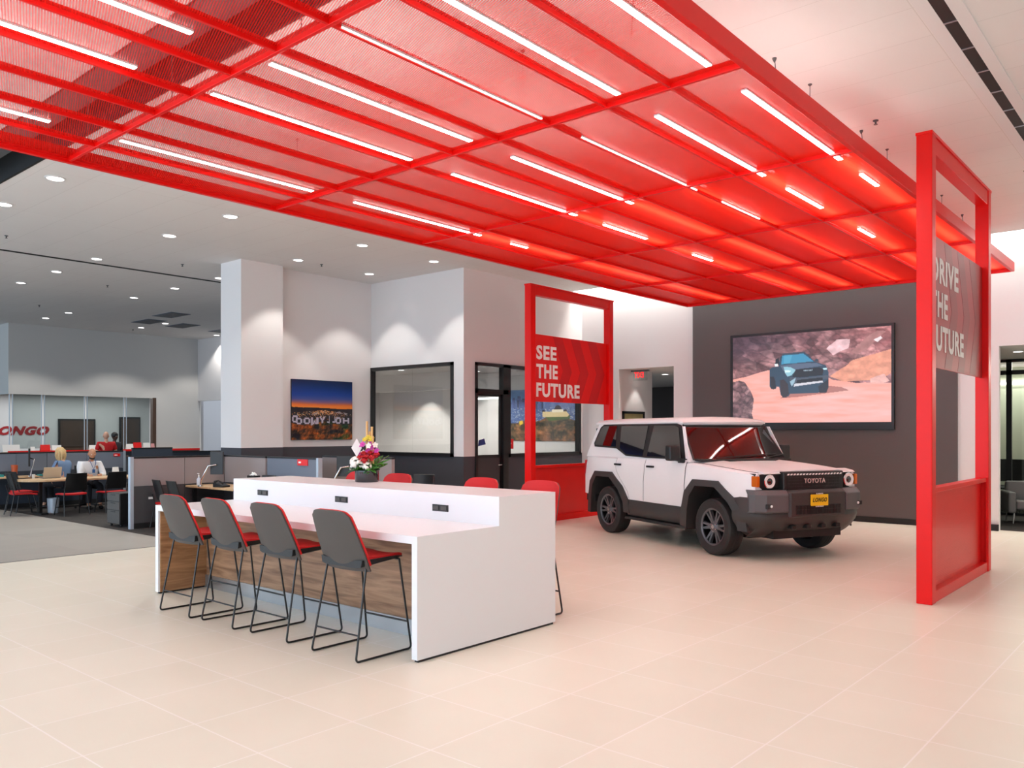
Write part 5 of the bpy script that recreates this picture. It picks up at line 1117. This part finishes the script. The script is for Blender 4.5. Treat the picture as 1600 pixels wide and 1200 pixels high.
def person(name_label, J, skin, face, tilt=0, shirt=None, trousers=None, loc=(0, 0, 0), hair=None, sleeve=1.0, group=None):
    """J: joints dict in metres: pelvis chest neck head, shoulder/elbow/wrist/hip/knee/ankle with _l and _r, hand direction"""
    t = thing('person', name_label, 'person', loc); V = {k: Vector(v) for k, v in J.items()}; js = []; ed = []
    def add(p, r, par=None):
        js.append((tuple(p), r)); i = len(js) - 1
        if par is not None: ed.append((par, i))
        return i
    pel = add(V['pelvis'], (.13, .10)); mid = add(V['pelvis'].lerp(V['chest'], .5), (.125, .095), pel); ch = add(V['chest'], (.14, .105), mid); nk = add(V['neck'], .052, ch); hd = add(V['head'] - Vector((0, 0, .06)), .052, nk)
    for s in ('_l', '_r'):
        sh = add(V['shoulder' + s], .055, ch); el = add(V['elbow' + s], .040, sh); wr = add(V['wrist' + s], .027, el); hdir = (V['hand' + s] - V['wrist' + s]).normalized(); pm = add(V['wrist' + s] + hdir * .05, (.036, .018), wr)
        hp = add(V['hip' + s], .085, pel); kn = add(V['knee' + s], .058, hp); an = add(V['ankle' + s], .038, kn); add(V['ankle' + s] + Vector((cos(face), sin(face), 0)) * .13 + Vector((0, 0, -.045)), .032, an)
    me = skin_mesh(js, ed); bm = bmesh.new(); bm.from_mesh(me)
    def merge(m2): bm.from_mesh(m2)
    hb, M = head_mb(V['head'], face, tilt); merge(hb.mesh())
    for s, sg in (('_l', 1), ('_r', -1)):
        hdir = (V['hand' + s] - V['wrist' + s]).normalized()
        for chn in hand(V['wrist' + s], hdir, Vector((0, 0, 1)), sg): merge(skin_mesh([(tuple(p), (.0085, .0085)) for p in chn], [(i, i + 1) for i in range(3)], 0, 1))
    bm.to_mesh(me); bm.free(); bo = link('body', me, skin, t, smooth=60)
    if shirt:
        sj = []; se = []
        def a2(p, r, par=None):
            sj.append((tuple(p), r)); i = len(sj) - 1
            if par is not None: se.append((par, i))
            return i
        p = a2(V['pelvis'] + Vector((0, 0, .0)), (.15, .12)); m = a2(V['pelvis'].lerp(V['chest'], .5), (.15, .12), p); c = a2(V['chest'], (.18, .14), m); n = a2(V['neck'] - Vector((0, 0, .02)), .066, c)
        for s in ('_l', '_r'):
            sh = a2(V['shoulder' + s], .088, c)
            if sleeve < .7: a2(V['shoulder' + s].lerp(V['elbow' + s], .75), .062, sh)
            else: el = a2(V['elbow' + s], .070, sh); a2(V['elbow' + s].lerp(V['wrist' + s], .92), .048, el)
        link('shirt', skin_mesh(sj, se), shirt, t, smooth=60)
    if trousers:
        sj = [(tuple(V['pelvis'] - Vector((0, 0, .01))), (.15, .12))]; se = []
        for s in ('_l', '_r'): k = len(sj); sj += [(tuple(V['hip' + s]), .10), (tuple(V['knee' + s]), .074), (tuple(V['ankle' + s] + Vector((0, 0, .03))), .060)]; se += [(0, k), (k, k + 1), (k + 1, k + 2)]
        link('trousers', skin_mesh(sj, se), trousers, t, smooth=60)
        for s in ('_l', '_r'): MB().ball(V['ankle' + s] + Vector((cos(face), sin(face), 0)) * .07 + Vector((0, 0, -.045)), (.14, .05, .045), 10, Matrix.Rotation(face, 3, 'Z')).build('shoe', 'shoe_black', t, smooth=60)
    for s in (-1, 1): MB().ball(V['head'] + M @ Vector((.083, s * .031, .012)), .012, 8).build('eye', 'eye_white', bo, smooth=60)
    return t, V, M
def sit(face, base=(0, 0), seat=.46, lean=.06, sc=1.0, reach=.34, hz=.78):
    f = Vector((cos(face), sin(face), 0)); l = Vector((-sin(face), cos(face), 0)); b = Vector((base[0], base[1], 0)); U = Vector((0, 0, 1)); J = {}
    J['pelvis'] = b + U * (seat + .10); J['chest'] = b + f * lean + U * (seat + .42); J['neck'] = b + f * lean * 1.4 + U * (seat + .60); J['head'] = b + f * (lean * 1.8 + .03) + U * (seat + .76)
    for s, k in (('_l', 1), ('_r', -1)):
        J['shoulder' + s] = b + f * lean + l * .19 * k + U * (seat + .52); J['elbow' + s] = b + f * (lean + .10) + l * .25 * k + U * (seat + .26); J['wrist' + s] = b + f * reach + l * .13 * k + U * hz; J['hand' + s] = J['wrist' + s] + f * .1 - l * .03 * k
        J['hip' + s] = b + l * .10 * k + U * (seat + .07); J['knee' + s] = b + f * .42 + l * .12 * k + U * (seat + .04); J['ankle' + s] = b + f * .40 + l * .12 * k + U * .09
    return J
# man in the white shirt, looking down, facing the camera side (+X)
fm = radians(-8)
t, V, M = person('seated bald man in a white shirt looking down at the table', sit(fm, seat=.48, lean=.10, reach=.36, hz=.775), 'skin_tan', fm, .35, 'shirt_white', 'trousers_dark', (-19.66, 8.02, 0))
MB().ball(V['head'] + M @ Vector((.028, 0, -.088)), (.066, .062, .036), 12, M).build('beard', 'hair_black', t, smooth=60)
MB().tube([(.075, -.07, .02), (.12, -.05, -.06), (.135, 0, -.19), (.12, .05, -.06), (.075, .07, .02)], .007, 6).box(.128, .136, -.03, .03, -.27, -.19).build('lanyard', 'lanyard_blue', t).location = V['neck']
task2 = dup(tcx, (-19.72, 8.02, 0), radians(-90), 'black office chair under the man in the white shirt')
# blonde woman facing the partition desk
fw = radians(215)
t, V, M = person('seated blonde woman in a blue top turned toward the man', sit(fw, seat=.50, lean=.05, reach=.32, hz=.80), 'skin_fair', fw, .1, 'shirt_blue', 'trousers_dark', (-20.1, 7.72 - .02, 0))
t.location = (-20.02, 7.62, 0)
hb = MB()
for k in range(34):
    a = fw + pi + random.uniform(-1.9, 1.9); r = random.uniform(.03, .075); x, y = cos(a) * r, sin(a) * r; L = random.uniform(.16, .26)
    h = V['head']; hb.tube([h + Vector((x * .5, y * .5, .11)), h + Vector((x * 1.25, y * 1.25, .05)), h + Vector((x * 1.45, y * 1.45, -.06)), h + Vector((x * 1.3, y * 1.3, .04 - L))], [.03, .034, .03, .012], 6)
hb.ball(V['head'] + Vector((cos(fw + pi) * .015, sin(fw + pi) * .015, .035)), (.098, .09, .095), 12, Matrix.Rotation(fw, 3, 'Z')); hb.build('hair', 'hair_blonde', t, smooth=60)
# man in red behind the cashier glass, seen from behind, and a darker figure beyond him
def stand(face, sc=1.0):
    f = Vector((cos(face), sin(face), 0)); l = Vector((-sin(face), cos(face), 0)); U = Vector((0, 0, 1)); J = dict(pelvis=U * .95, chest=U * 1.27, neck=U * 1.46, head=U * 1.62 + f * .02)
    for s, k in (('_l', 1), ('_r', -1)):
        J['shoulder' + s] = l * .20 * k + U * 1.38; J['elbow' + s] = l * .27 * k + U * 1.13 - f * .02; J['wrist' + s] = l * .25 * k + f * .16 + U * 1.02; J['hand' + s] = J['wrist' + s] + f * .1
        J['hip' + s] = l * .10 * k + U * .90; J['knee' + s] = l * .11 * k + U * .50 + f * .02; J['ankle' + s] = l * .11 * k + U * .09
    return J
fr = radians(170)
t, V, M = person('bald man in a red shirt standing with his back turned at the cashier glass', stand(fr), 'skin_fair', fr, 0, 'polo_red', 'trousers_dark', (-24.6, 10.5, 0), sleeve=.5)
fb = radians(20)
t, V, M = person('dark haired person standing behind the cashier glass', stand(fb), 'skin_dark', fb, 0, 'trousers_dark', 'trousers_dark', (-25.9, 11.3, -.03))
MB().ball(V['head'] + Vector((-.01, 0, .04)), (.112, .10, .105), 14).build('hair', 'hair_black', t, smooth=60)
